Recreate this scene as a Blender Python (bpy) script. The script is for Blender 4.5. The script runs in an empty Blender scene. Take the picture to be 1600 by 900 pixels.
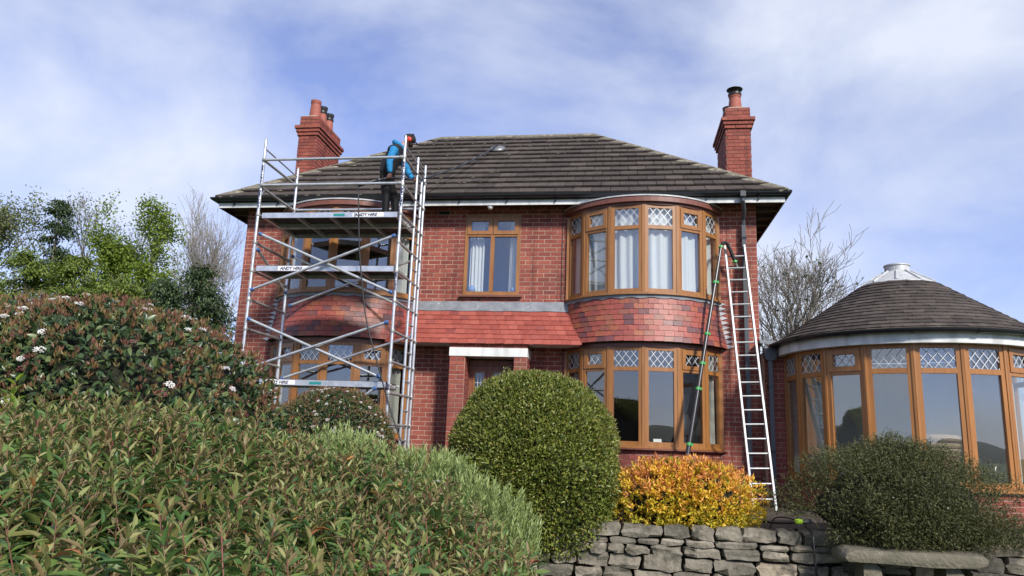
import bpy, math, random
import numpy as np
from mathutils import Matrix, Vector
random.seed(7); rng = np.random.default_rng(11)
sc = bpy.context.scene
col = sc.collection
PI = math.pi
# ------------------------------------------------------------------ camera
CAMP = np.array([0.0, -12.994, 1.0])
CF = np.array([-0.14398283, 0.96856399, 0.20286139])
CR = np.array([0.98956048, 0.13962841, 0.03569268])
CU = np.array([-0.00624543, -0.20588275, 0.97855674])
cam = bpy.data.cameras.new('camera'); camo = bpy.data.objects.new('camera', cam); col.objects.link(camo)
camo.matrix_world = Matrix(((CR[0], CU[0], -CF[0], CAMP[0]), (CR[1], CU[1], -CF[1], CAMP[1]), (CR[2], CU[2], -CF[2], CAMP[2]), (0, 0, 0, 1)))
cam.sensor_fit = 'HORIZONTAL'; cam.sensor_width = 36; cam.lens = 1150/1600*36
cam.clip_start = 0.05; cam.clip_end = 3000
sc.camera = camo
# ------------------------------------------------------------------ sky, sun, exposure
SUN_EL, SUN_AZ = math.radians(34), math.radians(35)      # azimuth measured from the facade normal towards +X
SUND = Vector((math.sin(SUN_AZ)*math.cos(SUN_EL), -math.cos(SUN_AZ)*math.cos(SUN_EL), math.sin(SUN_EL)))
world = bpy.data.worlds.new('World'); sc.world = world; world.use_nodes = True
nt = world.node_tree; nt.nodes.clear()
def nd(tree, kind, **kw):
    n = tree.nodes.new(kind)
    for k, v in kw.items(): setattr(n, k, v)
    return n
out = nd(nt, 'ShaderNodeOutputWorld'); bg = nd(nt, 'ShaderNodeBackground'); bg.inputs[1].default_value = 0.125
sky = nd(nt, 'ShaderNodeTexSky', sky_type='NISHITA', sun_disc=False, sun_elevation=SUN_EL,
         sun_rotation=math.atan2(SUND.x, SUND.y), air_density=1.0, dust_density=0.3, ozone_density=4.0)
tc = nd(nt, 'ShaderNodeTexCoord')
mp = nd(nt, 'ShaderNodeMapping'); mp.inputs['Scale'].default_value = (1.0, 1.0, 1.9); mp.inputs['Location'].default_value = (2.6, 4.4, 1.5)
nz = nd(nt, 'ShaderNodeTexNoise'); nz.inputs['Scale'].default_value = 2.0; nz.inputs['Detail'].default_value = 9; nz.inputs['Roughness'].default_value = 0.54; nz.inputs['Distortion'].default_value = 0.3
ramp = nd(nt, 'ShaderNodeValToRGB'); ramp.color_ramp.elements[0].position = 0.38; ramp.color_ramp.elements[1].position = 0.66
ramp.color_ramp.elements[0].color = (0.2, 0.2, 0.2, 1); ramp.color_ramp.elements[1].color = (0.9, 0.9, 0.9, 1)
hs = nd(nt, 'ShaderNodeMix', data_type='RGBA', blend_type='MULTIPLY'); hs.inputs[0].default_value = 1.0; hs.inputs[7].default_value = (0.62, 0.66, 0.98, 1)
mx = nd(nt, 'ShaderNodeMix', data_type='RGBA'); mx.inputs[7].default_value = (4.5, 4.8, 5.45, 1)
L = nt.links.new
L(tc.outputs['Generated'], mp.inputs['Vector']); L(mp.outputs[0], nz.inputs['Vector']); L(nz.outputs['Fac'], ramp.inputs[0])
L(sky.outputs[0], hs.inputs[6]); L(hs.outputs[2], mx.inputs[6]); L(ramp.outputs[0], mx.inputs[0]); L(mx.outputs[2], bg.inputs[0]); L(bg.outputs[0], out.inputs[0])
sun = bpy.data.lights.new('sun', 'SUN'); sun.energy = 3.7; sun.angle = math.radians(7.5); sun.color = (1.0, 0.94, 0.85)
suno = bpy.data.objects.new('sun', sun); col.objects.link(suno); suno.rotation_euler = SUND.to_track_quat('Z', 'Y').to_euler()
suno.location = (8, -10, 14)
sc.view_settings.view_transform = 'Standard'; sc.view_settings.look = 'None'; sc.view_settings.exposure = 0.62; sc.view_settings.gamma = 1.0
sc.view_settings.use_curve_mapping = False
sc.render.engine = 'CYCLES'
# ------------------------------------------------------------------ materials
def mat(name, base, rough=0.7, var=None, nscale=6.0, spec=0.4, metal=0.0, bump=0.0, bscale=40.0, rnd=None, stretch=None, transl=0.0, coat=0.0, patch=None, streak=None):
    """base colour; var = second colour mixed by noise; rnd = list of (pos, colour) picked per piece; patch=(colour, scale, lo, hi)"""
    m = bpy.data.materials.new(name); m.use_nodes = True; t = m.node_tree; ln = t.links.new
    bs = t.nodes['Principled BSDF']; bs.inputs['Roughness'].default_value = rough; bs.inputs['Metallic'].default_value = metal
    bs.inputs['Specular IOR Level'].default_value = spec
    if coat: bs.inputs['Coat Weight'].default_value = coat
    geo = nd(t, 'ShaderNodeNewGeometry'); vec = geo.outputs['Position']
    if stretch:
        mpn = nd(t, 'ShaderNodeMapping'); mpn.inputs['Scale'].default_value = stretch; ln(vec, mpn.inputs['Vector']); vec = mpn.outputs[0]
    c = None
    if rnd:
        oi = nd(t, 'ShaderNodeObjectInfo'); at = nd(t, 'ShaderNodeAttribute', attribute_name='rnd')
        ad = nd(t, 'ShaderNodeMath', operation='ADD'); fr = nd(t, 'ShaderNodeMath', operation='FRACT')
        ln(oi.outputs['Random'], ad.inputs[0]); ln(at.outputs['Fac'], ad.inputs[1]); ln(ad.outputs[0], fr.inputs[0])
        rp = nd(t, 'ShaderNodeValToRGB'); els = rp.color_ramp.elements
        while len(els) < len(rnd): els.new(0.5)
        for e, (p, cc) in zip(els, rnd): e.position = p; e.color = (*cc, 1)
        ln(fr.outputs[0], rp.inputs[0]); c = rp.outputs[0]
    if var is not None:
        n = nd(t, 'ShaderNodeTexNoise'); n.inputs['Scale'].default_value = nscale; n.inputs['Detail'].default_value = 6; n.inputs['Roughness'].default_value = 0.65
        ln(vec, n.inputs['Vector'])
        rr = nd(t, 'ShaderNodeMapRange'); rr.inputs[1].default_value = 0.35; rr.inputs[2].default_value = 0.68; ln(n.outputs['Fac'], rr.inputs[0])
        mxn = nd(t, 'ShaderNodeMix', data_type='RGBA'); ln(rr.outputs[0], mxn.inputs[0])
        if c is not None:
            mxn.blend_type = 'MULTIPLY'; ln(c, mxn.inputs[6]); mxn.inputs[7].default_value = (*var, 1)
        else:
            mxn.inputs[6].default_value = (*base, 1); mxn.inputs[7].default_value = (*var, 1)
        c = mxn.outputs[2]
    if patch:
        n2 = nd(t, 'ShaderNodeTexNoise'); n2.inputs['Scale'].default_value = patch[1]; n2.inputs['Detail'].default_value = 8; n2.inputs['Roughness'].default_value = 0.7
        ln(geo.outputs['Position'], n2.inputs['Vector'])
        r2 = nd(t, 'ShaderNodeMapRange'); r2.inputs[1].default_value = patch[2]; r2.inputs[2].default_value = patch[3]; ln(n2.outputs['Fac'], r2.inputs[0])
        m2 = nd(t, 'ShaderNodeMix', data_type='RGBA'); ln(r2.outputs[0], m2.inputs[0])
        if c is not None: ln(c, m2.inputs[6])
        else: m2.inputs[6].default_value = (*base, 1)
        m2.inputs[7].default_value = (*patch[0], 1); c = m2.outputs[2]
    if streak:                                                    # rain-wash marks, long and narrow, on the surface itself
        ms_ = nd(t, 'ShaderNodeMapping'); ms_.inputs['Scale'].default_value = (5.5, 5.5, .45); ln(geo.outputs['Position'], ms_.inputs['Vector'])
        n4 = nd(t, 'ShaderNodeTexNoise'); n4.inputs['Scale'].default_value = 1.0; n4.inputs['Detail'].default_value = 5; ln(ms_.outputs[0], n4.inputs['Vector'])
        r4 = nd(t, 'ShaderNodeMapRange'); r4.inputs[1].default_value = .50; r4.inputs[2].default_value = .74; r4.inputs[4].default_value = streak; ln(n4.outputs['Fac'], r4.inputs[0])
        m4 = nd(t, 'ShaderNodeMix', data_type='RGBA', blend_type='MULTIPLY'); ln(r4.outputs[0], m4.inputs[0])
        if c is not None: ln(c, m4.inputs[6])
        else: m4.inputs[6].default_value = (*base, 1)
        m4.inputs[7].default_value = (.42, .40, .38, 1); c = m4.outputs[2]
    if c is not None: ln(c, bs.inputs['Base Color'])
    else: bs.inputs['Base Color'].default_value = (*base, 1)
    if bump:
        n3 = nd(t, 'ShaderNodeTexNoise'); n3.inputs['Scale'].default_value = bscale; n3.inputs['Detail'].default_value = 5; ln(vec, n3.inputs['Vector'])
        b = nd(t, 'ShaderNodeBump'); b.inputs['Strength'].default_value = bump; b.inputs['Distance'].default_value = 0.02
        ln(n3.outputs['Fac'], b.inputs['Height']); ln(b.outputs[0], bs.inputs['Normal'])
    if transl:
        tr = nd(t, 'ShaderNodeBsdfTranslucent'); ms = nd(t, 'ShaderNodeMixShader'); ms.inputs[0].default_value = transl
        if c is not None: ln(c, tr.inputs['Color'])
        else: tr.inputs['Color'].default_value = (*base, 1)
        ln(bs.outputs[0], ms.inputs[1]); ln(tr.outputs[0], ms.inputs[2]); ln(ms.outputs[0], t.nodes['Material Output'].inputs[0])
    return m
def glass_mat(name, tint=(0.95, 0.97, 0.97), boost=2.2, wob=0.05, rough=0.0):
    m = bpy.data.materials.new(name); m.use_nodes = True; t = m.node_tree; t.nodes.clear(); ln = t.links.new
    o = nd(t, 'ShaderNodeOutputMaterial'); g = nd(t, 'ShaderNodeBsdfGlossy'); g.inputs['Roughness'].default_value = rough
    tr = nd(t, 'ShaderNodeBsdfTransparent'); tr.inputs[0].default_value = (*tint, 1); ms = nd(t, 'ShaderNodeMixShader')
    f = nd(t, 'ShaderNodeFresnel')
    gb = nd(t, 'ShaderNodeNewGeometry'); mr = nd(t, 'ShaderNodeMapRange'); mr.inputs[3].default_value = boost; mr.inputs[4].default_value = 1/boost
    ln(gb.outputs['Backfacing'], mr.inputs[0]); ln(mr.outputs[0], f.inputs[0])
    n = nd(t, 'ShaderNodeTexNoise'); n.inputs['Scale'].default_value = 1.6; n.inputs['Detail'].default_value = 1
    ge = nd(t, 'ShaderNodeNewGeometry'); ln(ge.outputs['Position'], n.inputs['Vector'])
    b = nd(t, 'ShaderNodeBump'); b.inputs['Strength'].default_value = wob; b.inputs['Distance'].default_value = 0.05
    ln(n.outputs['Fac'], b.inputs['Height']); ln(b.outputs[0], g.inputs['Normal'])
    ln(f.outputs[0], ms.inputs[0]); ln(tr.outputs[0], ms.inputs[1]); ln(g.outputs[0], ms.inputs[2]); ln(ms.outputs[0], o.inputs[0])
    return m
M = {}
M['brick'] = mat('red_brick', (.3, .08, .06), .78, var=(.74, .68, .7), nscale=22, bump=.25, bscale=70, spec=.3,
    rnd=[(0, (.185, .05, .04)), (.12, (.24, .063, .047)), (.5, (.275, .074, .053)), (.78, (.31, .088, .06)), (.93, (.33, .105, .07)), (1, (.20, .056, .046))], patch=((.14, .05, .042), 1.1, .52, .78), streak=.8)
M['mortar'] = mat('mortar', (.47, .34, .27), .95, var=(.33, .23, .18), nscale=2.2, bump=.2, streak=.8)
M['chimney_mortar'] = mat('sooty_mortar', (.2, .1, .075), .95, var=(.13, .06, .05), nscale=4, bump=.2)
M['side_brick'] = mat('side_brick', (.28, .075, .06), .85, var=(.2, .06, .05), nscale=9, bump=.2)
M['roof_tile'] = mat('concrete_roof_tile', (.1, .08, .07), .82, var=(.62, .6, .6), nscale=9, bump=.35, bscale=90, spec=.35,
    rnd=[(0, (.054, .043, .037)), (.5, (.076, .061, .052)), (1, (.102, .082, .07))], patch=((.17, .16, .12), 3.2, .62, .80), streak=.5)
M['mossy_tile'] = mat('lichened_ridge_tile', (.17, .15, .11), .9, var=(.11, .10, .075), nscale=12, bump=.4, bscale=60, patch=((.36, .33, .24), 9, .5, .7))
M['deck'] = mat('roof_underlay', (.025, .022, .02), .95)
M['clay'] = mat('clay_tile', (.3, .08, .05), .48, var=(.7, .66, .7), nscale=16, bump=.2, bscale=60, spec=.5,
    rnd=[(0, (.125, .05, .055)), (.13, (.16, .058, .06)), (.22, (.28, .066, .048)), (.5, (.33, .08, .055)), (.66, (.30, .07, .052)), (.8, (.33, .105, .05)), (.9, (.22, .08, .055)), (1, (.15, .06, .062))])
M['canopy_clay'] = mat('canopy_clay_tile', (.45, .11, .07), .55, var=(.8, .74, .74), nscale=14, bump=.2, bscale=60, spec=.45,
    rnd=[(0, (.26, .06, .045)), (.5, (.32, .08, .058)), (.9, (.36, .098, .072)), (1, (.21, .055, .048))])
M['lead'] = mat('lead_sheet', (.15, .16, .18), .5, var=(.24, .255, .275), nscale=5, spec=.5, metal=.15, patch=((.52, .53, .54), 14, .60, .72), bump=.15, bscale=8)
M['lead_edge'] = mat('pale_lead', (.5, .51, .52), .55, var=(.33, .34, .35), nscale=9, metal=.1, bump=.2, bscale=12)
M['oak'] = mat('golden_oak_frame', (.30, .135, .042), .38, var=(.215, .09, .026), nscale=16, stretch=(1, 1, .09), spec=.5)
M['oak_cons'] = mat('golden_oak_conservatory', (.35, .15, .042), .38, var=(.255, .105, .028), nscale=16, stretch=(1, 1, .09), spec=.5)
M['fascia_brown'] = mat('brown_fascia', (.17, .062, .04), .45, var=(.13, .045, .03), nscale=6, spec=.5)
M['door_wood'] = mat('door_wood', (.24, .092, .05), .45, var=(.16, .058, .032), nscale=18, stretch=(1, 1, .08))
M['white'] = mat('white_board', (.70, .71, .69), .5, var=(.56, .58, .56), nscale=3, streak=.55)
M['fascia_white'] = mat('fascia_white', (.66, .67, .66), .5, var=(.46, .49, .48), nscale=4, streak=.6)
M['gutter'] = mat('black_plastic_gutter', (.012, .014, .018), .28, spec=.5)
M['pipe'] = mat('grey_downpipe', (.055, .062, .07), .38, spec=.5)
M['dark_wood'] = mat('dark_rafter', (.07, .035, .025), .7, var=(.05, .026, .02))
M['glass'] = glass_mat('window_glass')
M['glass_frost'] = glass_mat('etched_glass', (.5, .58, .58), 2.0, .3, .12)
M['glass_cons'] = glass_mat('conservatory_glass', (.94, .97, .97), 2.5, .05)
M['came'] = mat('lead_came', (.66, .68, .7), .4, metal=.2)
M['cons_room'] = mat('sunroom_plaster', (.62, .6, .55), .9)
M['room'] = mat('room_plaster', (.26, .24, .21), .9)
M['carpet'] = mat('carpet', (.16, .12, .1), .95)
M['curtain'] = mat('net_curtain', (.86, .87, .84), .9, transl=.25)
M['curtain_cream'] = mat('cream_curtain', (.62, .61, .54), .9, transl=.2)
M['alu'] = mat('aluminium_tube', (.72, .73, .73), .36, var=(.5, .51, .52), nscale=9, metal=.75, spec=.5, patch=((.38, .38, .38), 30, .62, .72))
M['alu_dull'] = mat('weathered_aluminium', (.42, .42, .41), .5, var=(.27, .27, .26), nscale=8, metal=.55)
M['ladder'] = mat('ladder_aluminium', (.5, .51, .51), .36, var=(.36, .37, .37), nscale=10, metal=.7)
M['plywood'] = mat('platform_deck', (.06, .05, .045), .85, var=(.035, .03, .03), nscale=6)
M['blue_clip'] = mat('blue_clip', (.05, .11, .27), .5)
M['ink'] = mat('navy_ink', (.012, .016, .06), .6)
M['teal'] = mat('teal_label', (.02, .2, .2), .5)
M['sticker'] = mat('white_sticker', (.75, .76, .77), .5)
M['black'] = mat('black_rubber', (.012, .012, .013), .45)
M['carbon'] = mat('black_pole', (.02, .021, .024), .3, spec=.6)
M['green_clip'] = mat('green_clamp', (.05, .32, .08), .45)
M['steel'] = mat('stainless', (.2, .205, .21), .45, metal=.6)
M['lime'] = mat('lime_knob', (.5, .78, .05), .4)
M['stone'] = mat('gritstone', (.2, .18, .14), .9, var=(.62, .62, .62), nscale=7, bump=.9, bscale=22, spec=.25,
    rnd=[(0, (.17, .155, .125)), (.4, (.245, .22, .175)), (.75, (.31, .275, .22)), (1, (.36, .30, .22))], patch=((.075, .07, .055), 6, .48, .66))
M['slab'] = mat('bench_stone', (.15, .135, .10), .9, var=(.085, .08, .055), nscale=4, bump=.9, bscale=25, patch=((.22, .2, .15), 11, .55, .75))
M['soil'] = mat('soil', (.045, .034, .026), .97, var=(.075, .058, .044), nscale=14, bump=.8, bscale=30)
M['grass'] = mat('rough_grass', (.05, .085, .025), .95, var=(.075, .10, .035), nscale=1.5, bump=.5, bscale=20)
M['hill'] = mat('far_hill', (.03, .042, .035), .95, var=(.05, .06, .045), nscale=.05)
M['terracotta'] = mat('terracotta_pot', (.33, .10, .07), .7, var=(.24, .075, .055), nscale=10)
M['cowl'] = mat('dark_metal_cowl', (.016, .018, .019), .4)
M['cement'] = mat('cement_flaunching', (.40, .37, .31), .95, var=(.26, .25, .2), nscale=14, bump=.4)
# ------------------------------------------------------------------ object helpers
def setp(o, p):
    if p is not None:
        o.parent = p; o.matrix_parent_inverse = p.matrix_basis.inverted()
def tag(o, label=None, cat=None, group=None, kind=None):
    if label: o['label'] = label
    if cat: o['category'] = cat
    if group: o['group'] = group
    if kind: o['kind'] = kind
    return o
def empty(name, loc, label=None, cat=None, group=None):
    o = bpy.data.objects.new(name, None); o.empty_display_size = .2; o.location = loc; col.objects.link(o)
    return tag(o, label, cat, group)
def np_mesh(name, V, F, mats, smooth=False, rnd=None, midx=None):
    """V (n,3); F list of faces or (m,k) array"""
    me = bpy.data.meshes.new(name)
    V = np.asarray(V, dtype=np.float32)
    if isinstance(F, np.ndarray):
        m, k = F.shape
        me.vertices.add(len(V)); me.vertices.foreach_set('co', V.ravel())
        me.loops.add(m*k); me.loops.foreach_set('vertex_index', F.astype(np.int32).ravel())
        me.polygons.add(m); me.polygons.foreach_set('loop_start', np.arange(0, m*k, k, dtype=np.int32))
        try: me.polygons.foreach_set('loop_total', np.full(m, k, dtype=np.int32))
        except Exception: pass
        me.update(calc_edges=True)
    else:
        me.from_pydata([tuple(map(float, v)) for v in V], [], [tuple(int(i) for i in f) for f in F]); me.update()
    for mm in (mats if isinstance(mats, (list, tuple)) else [mats]): me.materials.append(mm)
    if smooth: me.polygons.foreach_set('use_smooth', np.ones(len(me.polygons), dtype=bool))
    if midx is not None: me.polygons.foreach_set('material_index', np.asarray(midx, dtype=np.int32))
    if rnd is not None:
        a = me.attributes.new('rnd', 'FLOAT', 'FACE'); a.data.foreach_set('value', np.asarray(rnd, dtype=np.float32))
    return me
def obj(name, V, F, mats, parent=None, smooth=False, rnd=None, midx=None, recenter=True):
    V = np.asarray(V, dtype=np.float64)
    o0 = np.array([(V[:, 0].min()+V[:, 0].max())/2, (V[:, 1].min()+V[:, 1].max())/2, V[:, 2].min()]) if recenter else np.zeros(3)
    me = np_mesh(name, V-o0, F, mats, smooth, rnd, midx)
    o = bpy.data.objects.new(name, me); o.location = o0; col.objects.link(o); setp(o, parent)
    return o
class MB:
    def __init__(s): s.v = []; s.f = []; s.m = []; s.n = 0; s.mi = 0
    def add(s, V, F):
        V = np.asarray(V, float); s.v.append(V); s.f += [tuple(i+s.n for i in f) for f in F]; s.m += [s.mi]*len(F); s.n += len(V); return s
    def box(s, a, b):
        (x0, y0, z0), (x1, y1, z1) = a, b
        return s.add([(x0,y0,z0),(x1,y0,z0),(x1,y1,z0),(x0,y1,z0),(x0,y0,z1),(x1,y0,z1),(x1,y1,z1),(x0,y1,z1)], BOXF)
    def fbox(s, o, ux, uy, uz, a, b):
        (x0, y0, z0), (x1, y1, z1) = a, b; o, ux, uy, uz = map(np.asarray, (o, ux, uy, uz))
        P = [(x0,y0,z0),(x1,y0,z0),(x1,y1,z0),(x0,y1,z0),(x0,y0,z1),(x1,y0,z1),(x1,y1,z1),(x0,y1,z1)]
        return s.add([o+ux*p[0]+uy*p[1]+uz*p[2] for p in P], BOXF)
    def tube(s, pts, r, n=10, cap=True):
        pts = np.asarray(pts, float); r = np.broadcast_to(np.asarray(r, float), (len(pts),)); V = []; up = None
        for i, p in enumerate(pts):
            d = pts[min(i+1, len(pts)-1)]-pts[max(i-1, 0)]; d = d/np.linalg.norm(d)
            if up is None:
                a = np.array([0, 0, 1.]) if abs(d[2]) < .9 else np.array([1., 0, 0])
                up = np.cross(d, a); up /= np.linalg.norm(up)
            up = up-d*(up@d); up /= np.linalg.norm(up); w = np.cross(d, up)
            for k in range(n):
                t = 2*PI*k/n; V.append(p+r[i]*(math.cos(t)*up+math.sin(t)*w))
        F = [(i*n+k, i*n+(k+1) % n, (i+1)*n+(k+1) % n, (i+1)*n+k) for i in range(len(pts)-1) for k in range(n)]
        if cap: F += [tuple(range(n-1, -1, -1)), tuple((len(pts)-1)*n+k for k in range(n))]
        return s.add(V, F)
    def lathe(s, prof, c, n=20, a0=0, a1=2*PI):
        full = abs(a1-a0-2*PI) < 1e-6; m = n if full else n+1; V = []
        for (r, z) in prof:
            for k in range(m):
                t = a0+(a1-a0)*k/n; V.append((c[0]+r*math.cos(t), c[1]+r*math.sin(t), c[2]+z))
        F = []
        for i in range(len(prof)-1):
            for k in range(n):
                k2 = (k+1) % m; F.append((i*m+k, i*m+k2, (i+1)*m+k2, (i+1)*m+k))
        return s.add(V, F)
    def prism(s, poly, o, ux, uy, uz, d0, d1):
        o, ux, uy, uz = map(np.asarray, (o, ux, uy, uz)); n = len(poly)
        V = [o+ux*p[0]+uy*p[1]+uz*d0 for p in poly]+[o+ux*p[0]+uy*p[1]+uz*d1 for p in poly]
        F = [tuple(range(n-1, -1, -1)), tuple(range(n, 2*n))]+[(i, (i+1) % n, n+(i+1) % n, n+i) for i in range(n)]
        return s.add(V, F)
    def build(s, name, m, parent=None, smooth=False, recenter=True):
        return obj(name, np.concatenate(s.v), s.f, m, parent, smooth, midx=s.m if isinstance(m, (list, tuple)) else None, recenter=recenter)
BOXF = [(0,3,2,1),(4,5,6,7),(0,1,5,4),(1,2,6,5),(2,3,7,6),(3,0,4,7)]
def unit(v): v = np.asarray(v, float); return v/np.linalg.norm(v)
def smooth_by_angle(o, ang=40):
    me = o.data; me.polygons.foreach_set('use_smooth', np.ones(len(me.polygons), dtype=bool))
    try: me.set_sharp_from_angle(angle=math.radians(ang))
    except Exception: pass
def proj(P):
    v = np.asarray(P, float)-CAMP; d = v@CF
    return 800+1150*(v@CR)/d, 450-1150*(v@CU)/d, d
class Pieces:
    """alike pieces: the 300 that show largest become objects, the rest one joined part"""
    def __init__(s, name, rest, limit=300): s.name, s.rest, s.limit, s.it = name, rest, limit, []
    def variants(s, lst, mats): s.var = lst; s.mats = mats; s.me = [None]*len(lst)
    def put(s, vi, Mx, parent, size=1.0, normal=(0, -1, 0), material=None, custom=None, bonus=1.0):
        s.it.append((vi, np.asarray(Mx, float), parent, size, np.asarray(normal, float), material, custom, bonus))
    def finish(s, owner):
        sco = []
        for vi, Mx, par, size, n, mm, cu, bo in s.it:
            c = Mx[:3, 3]; px, py, d = proj(c); v = CAMP-c; v = v/np.linalg.norm(v)
            f = max(0.02, v@n)
            inside = -20 < px < 1620 and -20 < py < 920
            sco.append(size/d/d*f*bo*(1 if inside else .001))
        order = np.argsort(-np.array(sco)); rest = order[s.limit:]
        cache = {}
        for i in order[:s.limit]:
            vi, Mx, par, size, n, mm, cu, bo = s.it[i]
            mm = mm or s.mats
            if cu is not None: me = np_mesh(s.name, cu[0], cu[1], mm)
            else:
                key = (vi, mm.name)
                if key not in cache: cache[key] = np_mesh(s.name, s.var[vi][0], s.var[vi][1], mm)
                me = cache[key]
            o = bpy.data.objects.new(s.name, me); col.objects.link(o); o.matrix_basis = Matrix([list(map(float, r)) for r in Mx]); setp(o, par)
        if len(rest):
            V = []; F = []; R = []; MI = []; ml = []; n0 = 0
            for i in rest:
                vi, Mx, par, size, n, mm, cu, bo = s.it[i]; mm = mm or s.mats
                vv, ff = cu if cu is not None else s.var[vi]
                vv = np.asarray(vv, float)@Mx[:3, :3].T+Mx[:3, 3]; V.append(vv); r = random.random()
                if mm not in ml: ml.append(mm)
                for f in ff: F.append(tuple(k+n0 for k in f)); R.append(r); MI.append(ml.index(mm))
                n0 += len(vv)
            o = obj(s.rest, np.concatenate(V), F, ml, owner, rnd=R, midx=MI); o['kind'] = 'stuff'
def mtx(o, x, y, z): 
    m = np.eye(4); m[:3, 0] = x; m[:3, 1] = y; m[:3, 2] = z; m[:3, 3] = o; return m
def clip(poly, a, b, c):
    out = []
    for i in range(len(poly)):
        p, q = poly[i], poly[(i+1) % len(poly)]; dp = a*p[0]+b*p[1]+c; dq = a*q[0]+b*q[1]+c
        if dp >= 0: out.append(p)
        if dp*dq < 0: t = dp/(dp-dq); out.append((p[0]+t*(q[0]-p[0]), p[1]+t*(q[1]-p[1])))
    return out
def text_mesh(body, size, shear=0.25, bold=0.012):
    cu = bpy.data.curves.new('lettering', 'FONT'); cu.body = body; cu.size = size; cu.shear = shear; cu.offset = bold*size*1.2; cu.extrude = 0.001; cu.align_x = 'LEFT'
    to = bpy.data.objects.new('lettering_source', cu); col.objects.link(to)
    dg = bpy.context.evaluated_depsgraph_get(); me = bpy.data.meshes.new_from_object(to.evaluated_get(dg))
    bpy.data.objects.remove(to); 
    V = np.array([v.co[:] for v in me.vertices]); F = [tuple(p.vertices) for p in me.polygons]; bpy.data.meshes.remove(me)
    return V, F
# ================================================================== SETTING
def struct(o): o['kind'] = 'structure'; return o
# ground: lower garden in front, terrace behind the dry-stone wall, one sheet out to the horizon
gy = [-900, -200, -60, -30, -20, -14, -10, -7, -5, -3.55, -3.5, -2, 0, 4, 10, 20, 40, 90, 250, 900]
gx = [-900, -250, -90, -45, -25, -15, -10, -6, -3, 0, 3, 6, 10, 15, 25, 45, 90, 250, 900]
def gz(x, y):
    z = -0.62 if y < -3.52 else 0.0
    if y > 4: z += .25*math.sin(x*.11)+.02*min(y, 40)
    return z
V = [(x, y, gz(x, y)) for y in gy for x in gx]; nx = len(gx)
struct(obj('ground', V, [(j*nx+i, j*nx+i+1, (j+1)*nx+i+1, (j+1)*nx+i) for j in range(len(gy)-1) for i in range(nx-1)], M['grass'], recenter=False))
bed = [( -8.5+ i*.25, -3.85+ j*.25) for j in range(17) for i in range(60)]
V = [(x, min(y, -.01), .006+.10*max(0, min(1, (x-1.0)/1.0))*(1 if y < -.3 else .7)+.03*random.random()) for x, y in bed]
struct(obj('flower_bed', V, [(j*60+i, j*60+i+1, (j+1)*60+i+1, (j+1)*60+i) for j in range(16) for i in range(59)], M['soil'], smooth=True))
# wooded hills far behind the camera, seen only as reflections in the glass
hv = []; n = 60
for i in range(n+1):
    t = PI+PI*i/n; hgt = 34+13*math.sin(i*.9)+8*math.sin(i*2.3)
    for r, z in ((330, -2), (360, hgt*.18), (400, hgt*.33), (520, hgt*.28)): hv.append((r*math.cos(t), -13+r*math.sin(t), z))
struct(obj('hills', hv, [(i*4+k, (i+1)*4+k, (i+1)*4+k+1, i*4+k+1) for i in range(n) for k in range(3)], M['hill'], smooth=True))

# ================================================================== HOUSE
XL, XR = -7.22, 2.395
house = empty('brick_house', (-2.41, 3, 0), 'two-storey red brick house with hipped tile roof and two bow windows', 'house')
bricks = Pieces('brick', 'brickwork')
BV = []
for k in range(6):
    j = lambda: random.uniform(-.0018, .0018)
    BV.append(([(-.5, j(), -.034+j()), (.5, j(), -.034+j()), (.5, .06, -.034), (-.5, .06, -.034), (-.5, j(), .034+j()), (.5, j(), .034+j()), (.5, .06, .034), (-.5, .06, .034)], BOXF))
bricks.variants(BV, M['brick'])
BL, BC = .228, .08
def lay(parent, o, ux, un, length, z0, z1, openings=(), off=0.0, pieces=bricks, L=BL, ragged=False):
    """running bond: o is the wall's left foot, ux along it, un outward"""
    o, ux, un = np.asarray(o, float), unit(ux), unit(un); nrow = int(round((z1-z0)/BC))
    for r in range(nrow):
        za, zb = z0+r*BC, z0+(r+1)*BC; zc = (za+zb)/2
        cuts = [(-1, 0)]+sorted((a, b) for a, b, c, d in openings if c < zc < d)+[(length, length+1)]
        spans = [(cuts[i][1], cuts[i+1][0]) for i in range(len(cuts)-1)]
        s = (off+(L/2 if r % 2 else 0)) % L - L
        while s < length:
            for a, b in spans:
                u0, u1 = max(s, a), min(s+L, b)
                if u1-u0 > .03:
                    ln_ = u1-u0-.0125; c = o+ux*((u0+u1)/2)+un*(.004+random.uniform(-.0015, .002)); c[2] = zc
                    pieces.put(random.randrange(6), mtx(c, ux*ln_, -un, (0, 0, 1)), parent, size=ln_*.07, normal=un)
            s += L
# --- front wall with its openings
BAYC = (-5.09, .405)
BW, BR, BH, BYC = 1.305, 1.487, 1.070, 1.487*math.cos(1.070)
WIN = (-2.842, -1.805, 3.575, 5.10); DOOR = (-2.70, -1.85, 0, 2.37)
ops = [(c-1.30, c+1.30, .98, 2.62) for c in BAYC]+[(c-1.30, c+1.30, 3.48, 5.10) for c in BAYC]+[WIN, DOOR]
def wall_boxes(mb, x0, x1, y0, y1, z0, z1, ops):
    xs = sorted({x0, x1, *[v for o in ops for v in o[:2]]})
    for a, b in zip(xs[:-1], xs[1:]):
        cols = sorted((o[2], o[3]) for o in ops if o[0] <= a+1e-6 and o[1] >= b-1e-6); z = z0
        for c, d in cols+[(z1, z1)]:
            if c > z+1e-6: mb.box((a, y0, z), (b, y1, c))
            z = max(z, d)
mb = MB(); wall_boxes(mb, XL+.003, XR-.003, 0.0, .28, -.1, 5.32, ops)
fw = mb.build('front_wall', M['mortar'], house)
bop = [(o[0]-XL-.0, o[1]-XL, o[2], o[3]) for o in ops]
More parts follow.
